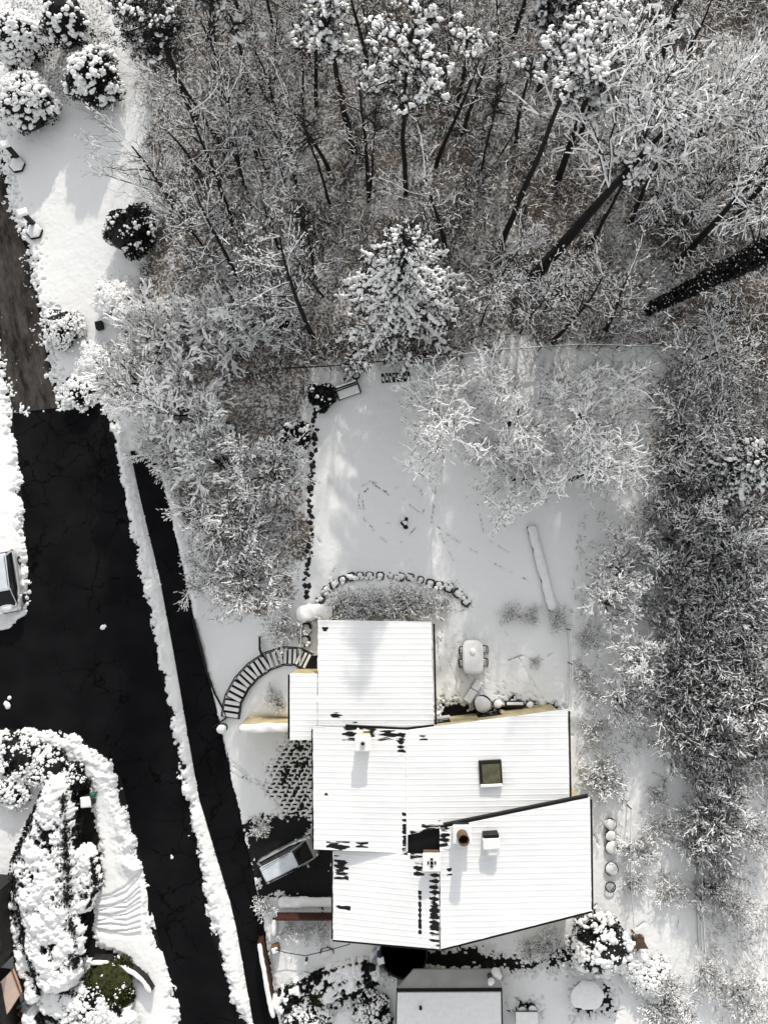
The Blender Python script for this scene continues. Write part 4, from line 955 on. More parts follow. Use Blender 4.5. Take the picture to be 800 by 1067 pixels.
mb = MB(); lathe(mb, (0, 0, .85), [(.1, 0), (.34, .12), (.3, .2)], 12); part(t, 'shade', mb, GREEN); mb = MB(); dome(mb, (-.1, -.1, 1.05), .34, .28, 12); part(t, 'snow_cap', mb, SNOW, True)

# fences
def wire_fence(pts, h, label, m=BLACK, rails=(1.0,), posts=2.2, r=.03, snow=True, name='wire_fence'):
    w3 = [pg(a, b) for a, b in pts]; o = w3[0]; t = thing(name, label, 'fence', o)
    top = [(a - o[0], b - o[1], c_ - o[2]) for a, b, c_ in w3]
    for k in rails:
        mb = MB(); tube(mb, [(a, b, c_ + h * k) for a, b, c_ in top], r, 5); rl = part(t, 'rail', mb, m)
        if snow: mb = MB(); tube(mb, [(a, b, c_ + h * k + r + .02) for a, b, c_ in top], r * .7, 5); part(rl, 'snow', mb, SNOW)
    for i in range(len(top) - 1):
        a, b = np.array(top[i]), np.array(top[i + 1]); L = np.linalg.norm(b - a); n = max(1, int(L / posts))
        for k in range(n): p = a + (b - a) * k / n; mb = MB(); tube(mb, [p, p + np.array([0, 0, h + .05])], .045, 6); part(t, 'post', mb, m)
    return t
wire_fence([(300, 388), (345, 386), (400, 381), (440, 378)], 1.1, 'dark wire fence between the spruce and the top of the lawn', r=.05, snow=False)
wire_fence([(440, 379), (480, 374), (520, 369), (600, 364), (680, 366)], 1.1, 'long snow-dusted fence between the bare wood and the frosted oaks', r=.045)
wire_fence([(589, 655), (591, 690), (590, 735)], 1.2, 'low greenish glass-like fence at the right side of the terrace', GREEN, (0.95, .5, .1), r=.03)
wire_fence([(652, 838), (651, 880), (652, 920), (655, 960)], 1.0, 'thin wire fence right of the row of snow-domed pots', DARK, r=.02)
wire_fence([(722, 800), (723, 840), (722, 880), (723, 930), (726, 985)], 1.2, 'dark fence along the lower right thicket', BLACK, (1.0, .6, .2), r=.03)
wire_fence([(317, 640), (315, 660), (314, 690)], .9, 'short dark fence left of the wing above the stairs', BLACK, (1.0, .6, .2), r=.04)
wire_fence([(272, 663), (272, 675), (275, 684)], .8, 'short black railing above the curved stairs', BLACK, (1.0, .7, .4, .1), posts=.3, r=.035, name='railing', snow=False)

# neighbour terrace at the lower edge
x, y, g = pg(548, 1063, .6); t = thing('patio_table', 'white snow-covered square table at the bottom edge right of the garage', 'table', (x, y, g - .6)); mb = MB(); box(mb, (0, 0, .7), (1.5, 1.3, .06)); part(t, 'tabletop', mb, DARK); mb = MB(); box(mb, (0, 0, .82), (1.5, 1.3, .18), 0, bev=.07); part(t, 'snow_cover', mb, SNOW)
for sx in (-.6, .6):
    for sy in (-.5, .5): mb = MB(); box(mb, (sx, sy, .34), (.07, .07, .68)); part(t, 'leg', mb, DARK)
wallrun('beam', [(567, 1024), (571, 1042), (579, 1070)], .42, -2.5, -1.5, BLACK, 'dark slanting beam with thin snow on the neighbouring terrace', 'beam', .0, .0)
wallrun('rail', [(536, 1047), (560, 1043), (585, 1040), (592, 1039)], .10, -2.0, -1.2, DARK, 'snow-covered handrail crossing the dark slanting beam', 'railing', .1, .1)
wallrun('garden_wall', [(516, 1028), (540, 1027), (568, 1021), (578, 1016), (590, 1016)], .5, -2.5, -1.7, STONE, 'snow-topped wall end above the neighbouring terrace', 'wall', .2)
x, y, g = pg(606, 1026); t = thing('round_table', 'round snow-covered table above the dark corner on the neighbouring terrace', 'table', (x, y, g)); mb = MB(); lathe(mb, (0, 0, 0), [(.5, 0), (.08, .08), (.08, 1.1), (.95, 1.15), (.95, 1.2)], 20); part(t, 'stand', mb, DARK); mb = MB(); dome(mb, (0, 0, 1.2), 1.0, .22, 24); part(t, 'snow_cover', mb, SNOW, True)
x, y = P(625, 1072, -.9); mb = MB(); t = thing('lean_to', 'low snowy lean-to roof with an orange pot at the bottom edge', 'shed', (float(x), float(y), -2.5)); mb = MB(); box(mb, (0, 0, .75), (3.2, 1.7, 1.5)); part(t, 'wall', mb, BROWN); mb = MB(); box(mb, (0, 0, 1.58), (3.5, 1.9, .12)); part(t, 'roof_edge', mb, BROWN); mb = MB(); box(mb, (0, 0, 1.68), (3.35, 1.78, .12), 0, bev=.05); part(t, 'roof_snow', mb, SNOW)
mb = MB(); lathe(mb, (0, 0, 0), [(.22, 0), (.27, .25), (.22, .25)], 12); single('flower_pot', mb, TERRA, (float(x) + .9, float(y) + .45, -.74), 'orange clay pot standing on the lean-to roof at the bottom edge', 'flower pot')
for i, (a, b) in enumerate(((543, 1049), (553, 1048))):
    snowy_pot(a, b, .3, .45, f"{['left', 'right'][i]} small snowy pot above the square table at the bottom edge", BLACK)
# bottom left building
x, y = P(-28, 1020, 0.2); bl = thing('terraced_house', 'dark roof corner of a building at the lower left picture edge', 'house', (float(x), float(y), -2.6))
ob = np.array(bl.location)
def relb(pp, z): return [(float(P(a, b, z)[0]) - ob[0], float(P(a, b, z)[1]) - ob[1]) for a, b in pp]
mb = MB(); prism(mb, relb([(-60, 925), (-3, 930), (3, 1000), (0, 1010), (-60, 1010)], .4), 0, 3.0); part(bl, 'wall', mb, DARK)
mb = MB(); prism(mb, relb([(-62, 925), (-6, 928), (3, 990), (-62, 1008)], .5), 3.003, 3.14); part(bl, 'roof', mb, DARK)
mb = MB(); prism(mb, relb([(0, 1024), (12, 1012), (21, 1036), (7, 1058)], -.6), 1.6, 2.0); pk = part(bl, 'balcony_panel', mb, PINK)
mb = MB(); prism(mb, relb([(-60, 1020), (0, 1026), (6, 1060), (9, 1110), (-60, 1110)], -.4), 0, 2.1); part(bl, 'balcony', mb, DARK)
mb = MB(); tube(mb, [(*q, 2.05) for q in relb([(12, 1010), (22, 1037)], -.5)], .05, 6); part(bl, 'balcony_rail', mb, TERRA)
for i, (a, b) in enumerate(((21, 1048), (23, 1057))):
    x, y, g = pg(a, b); t = thing('flower_pot', f"{['upper', 'lower'][i]} terracotta pot beside the tan balcony panel", 'flower pot', (x, y, g)); mb = MB(); lathe(mb, (0, 0, 0), [(.2, 0), (.3, .5), (.33, .5), (.33, .58), (.25, .58), (.22, .3)], 14); part(t, 'pot', mb, TERRA)
    mb = MB(); lathe(mb, (0, 0, .35), [(.22, 0), (.2, .1)], 12); part(t, 'soil', mb, SOIL)
mb = MB(); x, y, g = pg(27, 1040); tube(mb, [(0, 0, 1.2), (.2, .25, 1.35), (.5, .15, 1.2)], .06, 6); tube(mb, [(0, 0, 0), (0, 0, 1.2)], .05, 6); single('garden_hose_stand', mb, GREEN, (x, y, g), 'dark green curved pipe stand above the terracotta pots', 'pipe stand')
# snow lumps on the street
for i, (a, b, r, lb) in enumerate(((108, 655, .17, 'lone elongated snow lump in the middle of the black street'), (6, 736, .2, 'white snow lump at the left end of the side street'), (10, 728, .14, 'smaller snow lump at the left end of the side street'), (196, 590, .12, 'tiny snow lump on the black sidewalk beside the snowy slope'), (179, 893, .1, 'tiny snow crumb on the lower black street'))):
    x, y = P(a, b, -2.45); mb = MB(); V, Fq = blob_arrays(np.array([[0, 0, 0], [0, r * .8, 0]]), np.array([r, r * .7]), np.random.RandomState(i), .35, .3); mb.add(V, [tuple(f) for f in Fq]); single('snow_lump', mb, SNOW, (float(x), float(y), -2.47), lb, 'snow lump', smooth=True)

# ================================================================== VEGETATION
ROOT = {}
def grow_segs(rng, Pm):
    """recursive branching: returns list of (p0,p1,r0,r1,level)"""
    out = []
    def rec(p, d, L, r, lv):
        n = Pm['n'][lv]; st = L / n
        for i in range(n):
            w_ = Pm['wig'][lv]
            dx, dy, dz = d[0] + rng.gauss(0, w_), d[1] + rng.gauss(0, w_), d[2] + rng.gauss(0, w_) + Pm['trop'][lv]
            l = math.sqrt(dx * dx + dy * dy + dz * dz) or 1; d = (dx / l, dy / l, dz / l)
            q = (p[0] + d[0] * st, p[1] + d[1] * st, p[2] + d[2] * st)
            r0 = r * (1 - i / n * .75); r1 = r * (1 - (i + 1) / n * .75)
            out.append((*p, *q, r0, r1, lv)); p = q
            if lv < Pm['lv'] and (i + 1) / n > Pm['start'][lv]:
                k = Pm['kids'][lv]; k = int(k) + (rng.random() < k - int(k))
                for _ in range(k):
                    a = rng.uniform(*Pm['ang'][lv]); az = rng.uniform(0, 2 * pi)
                    # perpendicular frame
                    if abs(d[2]) < .9: ux, uy, uz = -d[1], d[0], 0
                    else: ux, uy, uz = 1, 0, 0
                    vx, vy, vz = d[1] * uz - d[2] * uy, d[2] * ux - d[0] * uz, d[0] * uy - d[1] * ux
                    c, s = cos(az), sin(az); wx, wy, wz = ux * c + vx * s, uy * c + vy * s, uz * c + vz * s
                    wl = math.sqrt(wx * wx + wy * wy + wz * wz) or 1; wx /= wl; wy /= wl; wz /= wl
                    nd = (d[0] * cos(a) + wx * sin(a), d[1] * cos(a) + wy * sin(a), d[2] * cos(a) + wz * sin(a))
                    f = 1 - (i / n) * Pm.get('taper', .5)
                    rec(p, nd, L * Pm['len'][lv] * f * rng.uniform(.7, 1.2), r1 * Pm['rad'][lv] + .003, lv + 1)
    for (p, d, L, r) in Pm['stems'](rng): rec(p, d, L, r, 0)
    return np.array(out)
def tree_meshes(seed, Pm, snow_frac=.7, ts=(.02, .03), twig=TWIG, minr=.008, snow_lv=1):
    rng = random.Random(seed); rs = np.random.RandomState(seed); A = grow_segs(rng, Pm)
    lv = A[:, 8]; thick = lv <= Pm.get('trunk_lv', 0)
    def mk(sel, sides):
        B = A[sel]; return seg_prisms(B[:, :3], B[:, 3:6], np.maximum(B[:, 6], minr), np.maximum(B[:, 7], minr), rs, sides)
    V, Fq = mk(thick, 7); tr = [(V, Fq, 0)]
    def snow_on(sel, fr):
        B = A[sel]; d = B[:, 3:6] - B[:, :3]; l = np.linalg.norm(d, axis=1) + 1e-9; ok = (np.abs(d[:, 2]) / l < .82) & (rs.rand(len(B)) < fr); B = B[ok]
        if not len(B): return []
        w_ = rs.uniform(ts[0], ts[1], len(B)) + B[:, 6] * .35; off = np.zeros((len(B), 3)); off[:, 2] = np.maximum(B[:, 6], minr) * .8 + w_ * .3; off[:, :2] = rs.uniform(-.3, .3, (len(B), 2)) * w_[:, None]
        sh = rs.uniform(-.06, .08, (len(B), 1)); dd = B[:, 3:6] - B[:, :3]
        V, Fq = seg_prisms(B[:, :3] + dd * sh + off, B[:, 3:6] - dd * sh * .5 + off, w_, w_ * .8, rs, 4); return [(V, Fq, 1)]
    tr += snow_on(thick & (lv >= snow_lv), .8)
    V, Fq = mk(~thick, 3); cr = [(V, Fq, 0)] + snow_on(~thick, snow_frac)
    return merged_mesh('trunk', tr, [BARK, TSNOW]), merged_mesh('crown', cr, [twig, TSNOW])
def up(rng): return (rng.gauss(0, .03), rng.gauss(0, .03), 1)
FORESTP = dict(lv=3, n=[9, 5, 4, 3], wig=[.04, .12, .14, .14], trop=[.02, .08, .03, 0], start=[.35, .15, 0, 0], kids=[2.0, 1.4, 1.0], ang=[(.6, 1.2), (.4, 1.0), (.4, 1.0)], len=[.42, .52, .58], rad=[.5, .5, .55], trunk_lv=1,
               stems=lambda r: [((0, 0, -.2), up(r), 10.5, .19)])
THINP = dict(FORESTP, stems=lambda r: [((0, 0, -.2), up(r), 8, .09)], kids=[1.6, 1.6, 1.5])
FROSTP = dict(lv=3, n=[5, 4, 3, 2], wig=[.08, .10, .12, .12], trop=[-.02, .0, .0, 0], start=[.2, .1, 0, 0], kids=[2.2, 1.5, 1.2], ang=[(.35, .85), (.35, .85), (.35, .9)], len=[.62, .62, .6], rad=[.55, .55, .6], trunk_lv=1, taper=.3,
              stems=lambda r: [((r.gauss(0, .15), r.gauss(0, .15), -.1), (cos(a) * .55, sin(a) * .55, .9), r.uniform(2.6, 3.8), .08) for a in [k * 2 * pi / 6 + r.uniform(-.4, .4) for k in range(6)]])
OAKP = dict(lv=4, n=[4, 6, 5, 4, 3], wig=[.05, .20, .28, .3, .3], trop=[0, .03, .02, .02, 0], start=[.45, .1, 0, 0, 0], kids=[2.6, 1.5, 1.4, 1.3], ang=[(.8, 1.25), (.4, 1.1), (.4, 1.1), (.4, 1.2)], len=[.95, .5, .5, .5], rad=[.6, .55, .55, .6], trunk_lv=1, taper=.2,
            stems=lambda r: [((0, 0, -.2), up(r), 4.2, .2)])
THICKP = dict(lv=2, n=[4, 3, 2], wig=[.06, .08, .1], trop=[.04, .04, 0], start=[.1, 0, 0], kids=[3.0, 2.2], ang=[(.25, .7), (.3, .8)], len=[.5, .5], rad=[.5, .5], trunk_lv=-1, taper=.3,
              stems=lambda r: [((r.gauss(0, .85), r.gauss(0, .85), -.1), (r.gauss(0, .4), r.gauss(0, .4), 1), r.uniform(1.3, 2.5), .018) for k in range(52)])
BUSHP = dict(lv=2, n=[3, 3, 2], wig=[.1, .2, .25], trop=[0, .02, 0], start=[0, 0, 0], kids=[2.3, 2], ang=[(.4, 1), (.3, 1)], len=[.5, .5], rad=[.5, .5], trunk_lv=-1, taper=.3,
             stems=lambda r: [((r.gauss(0, .08), r.gauss(0, .08), -.05), (r.gauss(0, .7), r.gauss(0, .7), .8), r.uniform(.6, 1.1), .015) for k in range(20)])
def proto(kind, seed):
    k = (kind, seed)
    if k not in ROOT:
        if kind == 'forest': m = tree_meshes(seed, FORESTP, .30, (.014, .027), TWIGB if seed != 2 else TWIG)
        elif kind == 'thin': m = tree_meshes(seed, THINP, .35, (.015, .027))
        elif kind == 'frost': m = tree_meshes(seed, FROSTP, .95, (.036, .068), BARK, minr=.02)
        elif kind == 'dust': m = tree_meshes(seed, FROSTP, .62, (.023, .046), BARK, minr=.017)
        elif kind == 'oak': m = tree_meshes(seed, dict(OAKP, lv=4, kids=[2.6, 1.3, 1.3, 1.1], n=[4, 6, 4, 3, 2], wig=[.05, .16, .16, .14, .12], len=[.95, .6, .6, .6]), .82, (.026, .054), BARK, minr=.016)
        elif kind == 'oakd': m = tree_meshes(seed, dict(OAKP, lv=4, kids=[2.6, 1.3, 1.2, 1.0], n=[4, 6, 4, 3, 2], wig=[.05, .16, .16, .14, .12], len=[.95, .6, .6, .6]), .42, (.018, .036), BARK, minr=.016)
        elif kind == 'heavy': m = tree_meshes(seed, dict(OAKP, lv=4, kids=[2.6, 1.3, 1.2, 1.1], n=[4, 6, 4, 3, 2], wig=[.05, .16, .16, .14, .12], len=[.95, .6, .58, .55]), .72, (.024, .052), BARK, minr=.022)
        elif kind == 'thick': m = (None, tree_meshes(seed, dict(THICKP, kids=[2.4, 1.9]), .55, (.009, .019), minr=.009)[1])
        elif kind == 'bush': m = (None, tree_meshes(seed, BUSHP, .6, (.014, .024), minr=.007)[1])
        ROOT[k] = m
    return ROOT[k]
# trunk_lv=-1 yields an empty trunk; guard seg_prisms for zero rows
def plant(kind, seed, x, y, z, label, cat, group=None, sc=1.0, rz=None, name=None, tilt=None, szz=None):
    tr, cr = proto(kind, seed)
    nm = name or {'forest': 'bare_tree', 'thin': 'bare_tree', 'frost': 'frosted_tree', 'dust': 'frosted_tree', 'oak': 'oak_tree', 'oakd': 'oak_tree', 'heavy': 'oak_tree', 'thick': 'thicket_shrub', 'bush': 'bare_bush'}[kind]
    t = thing(nm, label, cat, (x, y, z), rnd() if rz is None else rz, group, sc)
    if szz: t.scale = (sc, sc, sc * szz)
    if tilt: t.rotation_euler = (tilt[0], tilt[1], t.rotation_euler[2])
    if tr is not None: link('trunk', tr, t)
    link('crown' if tr is not None else 'branches', cr, t); return t
def at_crown(px, py, h):   # base below the crown pixel at height h over ground
    z = h
    for _ in range(3): x, y = P(px, py, z); g = float(G(x, y)); z = g + h
    return float(x), float(y), g

GR = 'snow-dusted bare trees of the wood'
# --- frosted trees: (px, py, crown height, scale, seed, kind, label)
FR = [(186, 418, 3.2, 1.15, 1, 'frost', 'brightest thickly frosted tree right of the street end, above the black sidewalk'),
      (132, 388, 3.0, 1.0, 2, 'frost', 'frosted tree overhanging the junction of the gritted and black street'),
      (160, 350, 3.0, .95, 3, 'frost', 'frosted tree just below the round bushes by the upper street'),
      (232, 335, 3.2, 1.0, 1, 'frost', 'frosted tree between the upper street bushes and the big spruce'),
      (288, 330, 3.0, .9, 2, 'dust', 'frosted tree left of the big spruce above the fence'),
      (228, 478, 3.0, 1.0, 2, 'frost', 'frosted tree below the brightest frosted tree'),
      (280, 490, 2.8, .9, 3, 'dust', 'frosted tree left of the upper lawn edge'),
      (175, 470, 2.8, .75, 3, 'frost', 'frosted tree leaning over the top of the black sidewalk'),
      (235, 548, 3.0, 1.05, 1, 'dust', 'grey frosted tree midway down the slope left of the lawn'),
      (258, 608, 2.8, .85, 3, 'dust', 'grey frosted tree above the curved stairs'),
      (218, 600, 2.4, .7, 1, 'dust', 'small grey frosted tree at the slope edge beside the sidewalk'),
      (640, 632, 2.6, .72, 2, 'frost', 'frosted shrub-like tree right of the diagonal low wall'),
      (662, 688, 2.4, .66, 1, 'frost', 'star-shaped frosted tree right of the terrace'),
      (650, 590, 2.4, .8, 3, 'dust', 'frosted tree below the frosted oaks at the right'),
      (648, 735, 2.0, .6, 2, 'dust', 'small frosted tree right of the roof corner'),
      (775, 560, 3.0, .9, 1, 'dust', 'frosted tree right of the dark thicket near the picture edge'),
      (782, 640, 3.0, .9, 2, 'dust', 'frosted tree at the right edge beside the upper dark thicket'),
      (788, 730, 3.0, .9, 3, 'dust', 'frosted tree at the right edge beside the lower dark thicket'),
      (765, 815, 2.6, 0.50, 1, 'dust', 'frosted tree below the dark thicket at right'),
      (785, 870, 2.6, 0.50, 2, 'dust', 'white frosted tree at the lower right edge'),
      (742, 850, 2.0, .7, 3, 'dust', 'frosted shrub by the top of the lower right dark fence'),
      (735, 1020, 2.2, 0.44, 2, 'dust', 'frosted tree in the lower right corner beyond the fence'),
      (775, 1040, 2.4, 0.50, 3, 'dust', 'palest frosted tree in the lower right corner'),
      (770, 945, 2.2, 0.41, 1, 'dust', 'frosted shrub right of the lower dark fence'),
      (700, 1040, 1.8, .55, 1, 'dust', 'small brownish frosted shrub near the bottom edge')]
for px, py, h, s, sd, k, lb in FR:
    x, y, g = at_crown(px, py, h * s); plant(k, sd, x, y, g, lb, 'tree', 'frosted trees around the garden', s)
OK = [(470, 440, 6.0, .80, 1, 'frosted oak at the upper right of the lawn, leftmost of the spreading oaks'),
      (545, 425, 6.0, .88, 2, 'frosted spreading oak in the middle right above the lawn'),
      (618, 430, 6.0, .85, 3, 'frosted spreading oak by the right corner of the garden fence'),
      (545, 492, 5.5, .70, 3, 'frosted spreading oak hanging lowest over the right of the lawn'),
      (610, 492, 5.5, .75, 1, 'frosted spreading oak above the diagonal low wall'),
      (772, 345, 8.0, .95, 2, 'tall frosted tree at the right edge below the leaning ivy trunk'),
      (735, 430, 6.0, .8, 3, 'frosted tree right of the long fence end'),
      (715, 500, 5.0, .7, 1, 'frosted tree left of the snowy spruce at the right edge')]
for px, py, h, s, sd, lb in OK:
    x, y, g = at_crown(px, py, h * s); plant('oak' if px < 700 else 'oakd', sd, x, y, g, lb, 'tree', 'spreading frosted oaks', s * (1.1 if px < 700 else 1))
# thicket at right
TH = [(752, 835, .8, 'dark shrub at the head of the lower right fence'), (735, 860, .7, 'small dark shrub touching the lower right fence'), (705, 548, 1.0, 'uppermost dark thicket shrub by the clearing edge'), (745, 560, 1.0, 'dark thicket shrub right of the uppermost one'), (715, 600, 1.0, 'dark thicket shrub beside the narrow clearing'), (757, 610, 1.0, 'dark thicket shrub in the upper middle of the thicket'),
      (700, 640, .85, 'dark thicket shrub at the left bulge of the thicket'), (740, 655, 1.05, 'dark thicket shrub at the thicket centre'), (775, 665, .9, 'dark thicket shrub at the right of the thicket centre'), (715, 695, 1.0, 'dark thicket shrub level with the terrace'),
      (755, 705, 1.1, 'darkest thicket shrub level with the terrace'), (708, 740, 1.0, 'dark thicket shrub level with the middle roof'), (748, 755, 1.1, 'dark thicket shrub right of the middle roof level'), (730, 795, .9, 'lowest dark thicket shrub at the fence top'), (785, 600, .9, 'dark thicket shrub nearest the right edge'),
      (747, 885, .8, 'dark shrub behind the lower right fence, upper one'), (747, 930, .65, 'dark shrub behind the lower right fence, lower one'), (738, 512, .8, 'dark thicket shrub under the snowy spruce')]
for i, (px, py, s, lb) in enumerate(TH):
    x, y, g = at_crown(px, py, 2.2 * s); plant('thick', 1 + i % 3, x, y, g, lb, 'shrub', 'dark thicket shrubs', s * 1.15)
# small bushes
BS = [(685, 830, 1.0, 'small bare bush in the strip below the thicket'), (694, 866, 1.3, 'bare bush in the middle of the snowy strip'), (664, 885, 1.5, 'largest bare bush right of the thin wire fence'), (660, 920, 1.0, 'bare bush below the largest one by the wire fence'),
      (702, 932, 1.2, 'bare bush near the lower dark fence'), (690, 915, .6, 'tiny twig bush in the snowy strip'), (634, 815, 1.6, 'dense dark bush at the corner between the two roofs'), (622, 805, 1.3, 'dark bush touching the upper right roof corner'),
      (617, 720, 1.0, 'twiggy bush right of the terrace fence, lower'), (612, 665, 1.0, 'twiggy bush right of the terrace fence, upper'), (607, 700, .9, 'twiggy bush against the terrace fence'), (665, 735, 1.3, 'twiggy bush below the star-shaped frosted tree'),
      (355, 633, 1.5, 'dark twiggy bush above the left of the wing roof'), (375, 632, 1.4, 'second twiggy bush above the wing roof'), (397, 631, 1.4, 'third twiggy bush above the wing roof'), (420, 631, 1.7, 'dark twiggy bush above the right of the wing roof'), (440, 632, 1.4, 'twiggy bush at the right corner of the wing roof'), (458, 628, .9, 'small round bush right of the wing roof bushes'),
      (293, 655, 1.6, 'frosty bush between the curved stairs and the lawn edge'), (535, 640, .9, 'low bush stubs on the terrace edge'), (555, 640, .8, 'low bush stub left of the low wall end'), (583, 645, 1.0, 'dark bush at the lower end of the low wall'),
      (285, 725, .8, 'small plant in the bed inside the curved stairs'), (290, 732, .7, 'yellowish plant against the wing wall above the retaining wall'), (557, 690, .5, 'tiny plant in the middle of the terrace'), (575, 985, 1.2, 'dark twiggy bush above the dark soil right of the garage'), (555, 990, 1.0, 'twiggy bush below the large lower roof'),
      (320, 972, .9, 'low dark bush below the board fence'), (300, 970, .8, 'low bush at the left end below the board fence'), (337, 972, .9, 'low dark bush near the roof edge below the board fence'), (275, 945, .9, 'dark twiggy bush between driveway and sidewalk'), (270, 862, .7, 'snowy twigs at the top of the black driveway'),
      (330, 862, .8, 'snowy twigs beside the silver car bonnet'), (690, 1060, 1.6, 'brown twiggy bush at the bottom edge'), (715, 770, 1.3, 'twiggy bush by the clearing at the thicket foot'), (622, 760, 1.0, 'bush against the upper right roof edge')]
for i, (px, py, s, lb) in enumerate(BS):
    x, y, g = at_crown(px, py, .5 * s); plant('bush', 1 + i % 3, x, y, g, lb, 'bush', 'small bare bushes', s)
# --- evergreens
def evergreen(seed, R, h, nblob=150, blob=(.12, .24), leafm=LEAFD, dark=.5, top=None, flat=.62, leafs=2600):
    """dome-shaped evergreen: inner dark leaf mass, clumps of snow lying on it"""
    rs = np.random.RandomState(seed)
    n = leafs; u = rs.rand(n); th = rs.uniform(0, 2 * pi, n); ph = np.arccos(rs.uniform(-.2, 1, n)); rr = .72 + .3 * rs.rand(n)
    bump = 1 + .12 * np.sin(3 * th + seed) + .1 * np.sin(5 * th + 2 * ph)
    c = np.stack([R * rr * bump * np.sin(ph) * np.cos(th), R * rr * bump * np.sin(ph) * np.sin(th), h * .35 + h * .62 * rr * np.cos(ph)], 1); c[:, 2] = np.maximum(c[:, 2], .05)
    LV = quads_arrays(c, rs.uniform(.04, .09, n), rs)
    core = blob_arrays(np.array([[0, 0, h * .42]]), np.array([R * .8]), rs, h * .5 / (R * .8), .12)
    n = nblob; th = rs.uniform(0, 2 * pi, n); ph = np.arccos(rs.uniform(.12, 1, n)); bump = 1 + .12 * np.sin(3 * th + seed) + .1 * np.sin(5 * th + 2 * ph)
    c = np.stack([R * bump * np.sin(ph) * np.cos(th), R * bump * np.sin(ph) * np.sin(th), h * .37 + h * .63 * np.cos(ph)], 1)
    keep = vnoise(c[:, 0] * 2 + 9, c[:, 1] * 2, 1.3, seed) > -.5 + .12 * (dark > .15) + dark * .6
    c = c[keep]; SB = blob_arrays(c, rs.uniform(blob[0] * .6, blob[1] * .78, len(c)), rs, flat, .26, ICO2, None, 1.35)
    small = c[rs.randint(0, len(c), len(c) * 2)] + rs.normal(0, blob[1] * .9, (len(c) * 2, 3)) * np.array([1, 1, .4])
    SB2 = blob_arrays(small, rs.uniform(.04, blob[0] * .7, len(small)), rs, flat, .3, ICO1)
    return merged_mesh('foliage', [(*LV, 0), (*core, 0)], [leafm], False), merged_mesh('snow_clumps', [(*SB, 0), (*SB2, 0)], [SNOW], True)
def stem_mesh(h, r):
    mb = MB(); tube(mb, [(0, 0, -.1), (.02, 0, h * .5), (0, .03, h)], [r, r * .7, r * .3], 7); return mb.mesh('stem', BARK)
def place_ever(px, py, R, h, seed, label, name='evergreen_bush', **k):
    x, y, g = at_crown(px, py, h * .6); t = thing(name, label, 'evergreen shrub', (x, y, g), 0, 'snow-laden evergreens')
    f, s = evergreen(seed, R, h, **k); link('foliage', f, t); link('snow_clumps', s, t); link('stem', stem_mesh(h * .6, .09), t); return t
place_ever(17, 38, 2.1, 3.6, 1, 'dense snow-laden evergreen in the top left corner, upper of the two at the edge', nblob=420, dark=.2)
place_ever(26, 103, 2.15, 3.2, 2, 'dense snow-laden evergreen in the top left corner, lower of the two at the edge', nblob=420, dark=.2)
place_ever(66, 20, 1.8, 3.6, 3, 'snow-laden evergreen at the top edge beside the corner evergreens', nblob=240, dark=.6)
place_ever(96, 78, 2.1, 3.2, 4, 'dark snow-spotted evergreen at the top of the left lawn', nblob=330, dark=.5, leafs=4500)
place_ever(135, 237, 1.95, 2.6, 5, 'dark round evergreen with little snow on the left lawn', nblob=260, dark=.72, blob=(.07, .15), leafs=5200)
place_ever(121, 312, 1.55, 1.9, 6, 'round evergreen thickly covered by snow right of the upper street', nblob=300, dark=.05, blob=(.16, .32), flat=.4)
place_ever(66, 340, 1.5, 1.5, 7, 'low round snow-covered bush beside the upper street', nblob=330, dark=.1, blob=(.08, .16))
place_ever(626, 985, 1.9, 3.4, 8, 'snow-laden dark evergreen at the lower right roof corner', nblob=420, dark=.6, blob=(.10, .24))
place_ever(330, 1038, .8, 1.1, 29, 'olive green clump rising from the dark front yard hedge', nblob=40, dark=.8, blob=(.04, .09), leafm=OLIVE)
place_ever(95, 1052, 1.7, 1.6, 10, 'snow-topped bush above the bottom edge beside the olive juniper', nblob=380, dark=.1, blob=(.08, .22), flat=.5)
place_ever(112, 1030, 1.9, 1.3, 11, 'olive green juniper with few snow spots inside the curved wall', nblob=80, dark=.85, blob=(.05, .12), leafm=OLIVE, leafs=7000)
place_ever(62, 1020, .7, .8, 12, 'small olive green cushion bush at the hedge foot', nblob=24, dark=.8, blob=(.05, .1), leafm=OLIVE)
place_ever(84, 408, 1.3, 1.0, 13, 'low dark bush with snow at the end of the gritted street', nblob=240, dark=.35, blob=(.08, .2), flat=.5)
place_ever(100, 372, 1.3, .9, 14, 'low snow-smothered bush beside the gritted street end', nblob=320, dark=.05, blob=(.10, .24), flat=.5)
place_ever(385, 1048, 1.0, .8, 15, 'low dark bush with snow flecks left of the garage', nblob=120, dark=.5, blob=(.06, .14))
place_ever(320, 1055, 1.6, .9, 16, 'snow-smothered low bush at the bottom edge beside the long fence', nblob=420, dark=.3, blob=(.06, .14))
place_ever(390, 1060, 1.3, 1.0, 17, 'snowy bush in the corner left of the garage', nblob=330, dark=.35, blob=(.06, .14))
place_ever(308, 455, 1.1, 1.6, 18, 'dark drooping evergreen at the top left of the lawn edge', nblob=70, dark=.5, blob=(.1, .2))
place_ever(335, 412, 1.0, 1.5, 19, 'small dark evergreen left of the garden bench', nblob=60, dark=.6, blob=(.07, .14))
place_ever(20, 790, 1.7, 1.4, 20, 'dark snow-flecked shrub at the left edge below the side street', nblob=300, dark=.35, blob=(.08, .17))
place_ever(50, 800, 1.5, 1.3, 21, 'snow-flecked shrub between the left edge and the hedge top', nblob=300, dark=.35, blob=(.08, .17))
place_ever(74, 812, 1.1, 1.2, 22, 'dark snow-flecked shrub just left of the letterbox', nblob=160, dark=.55, blob=(.06, .13))
place_ever(12, 825, 1.2, 1.2, 23, 'snowy shrub at the left edge above the grey lawn patch', nblob=200, dark=.25, blob=(.08, .2))
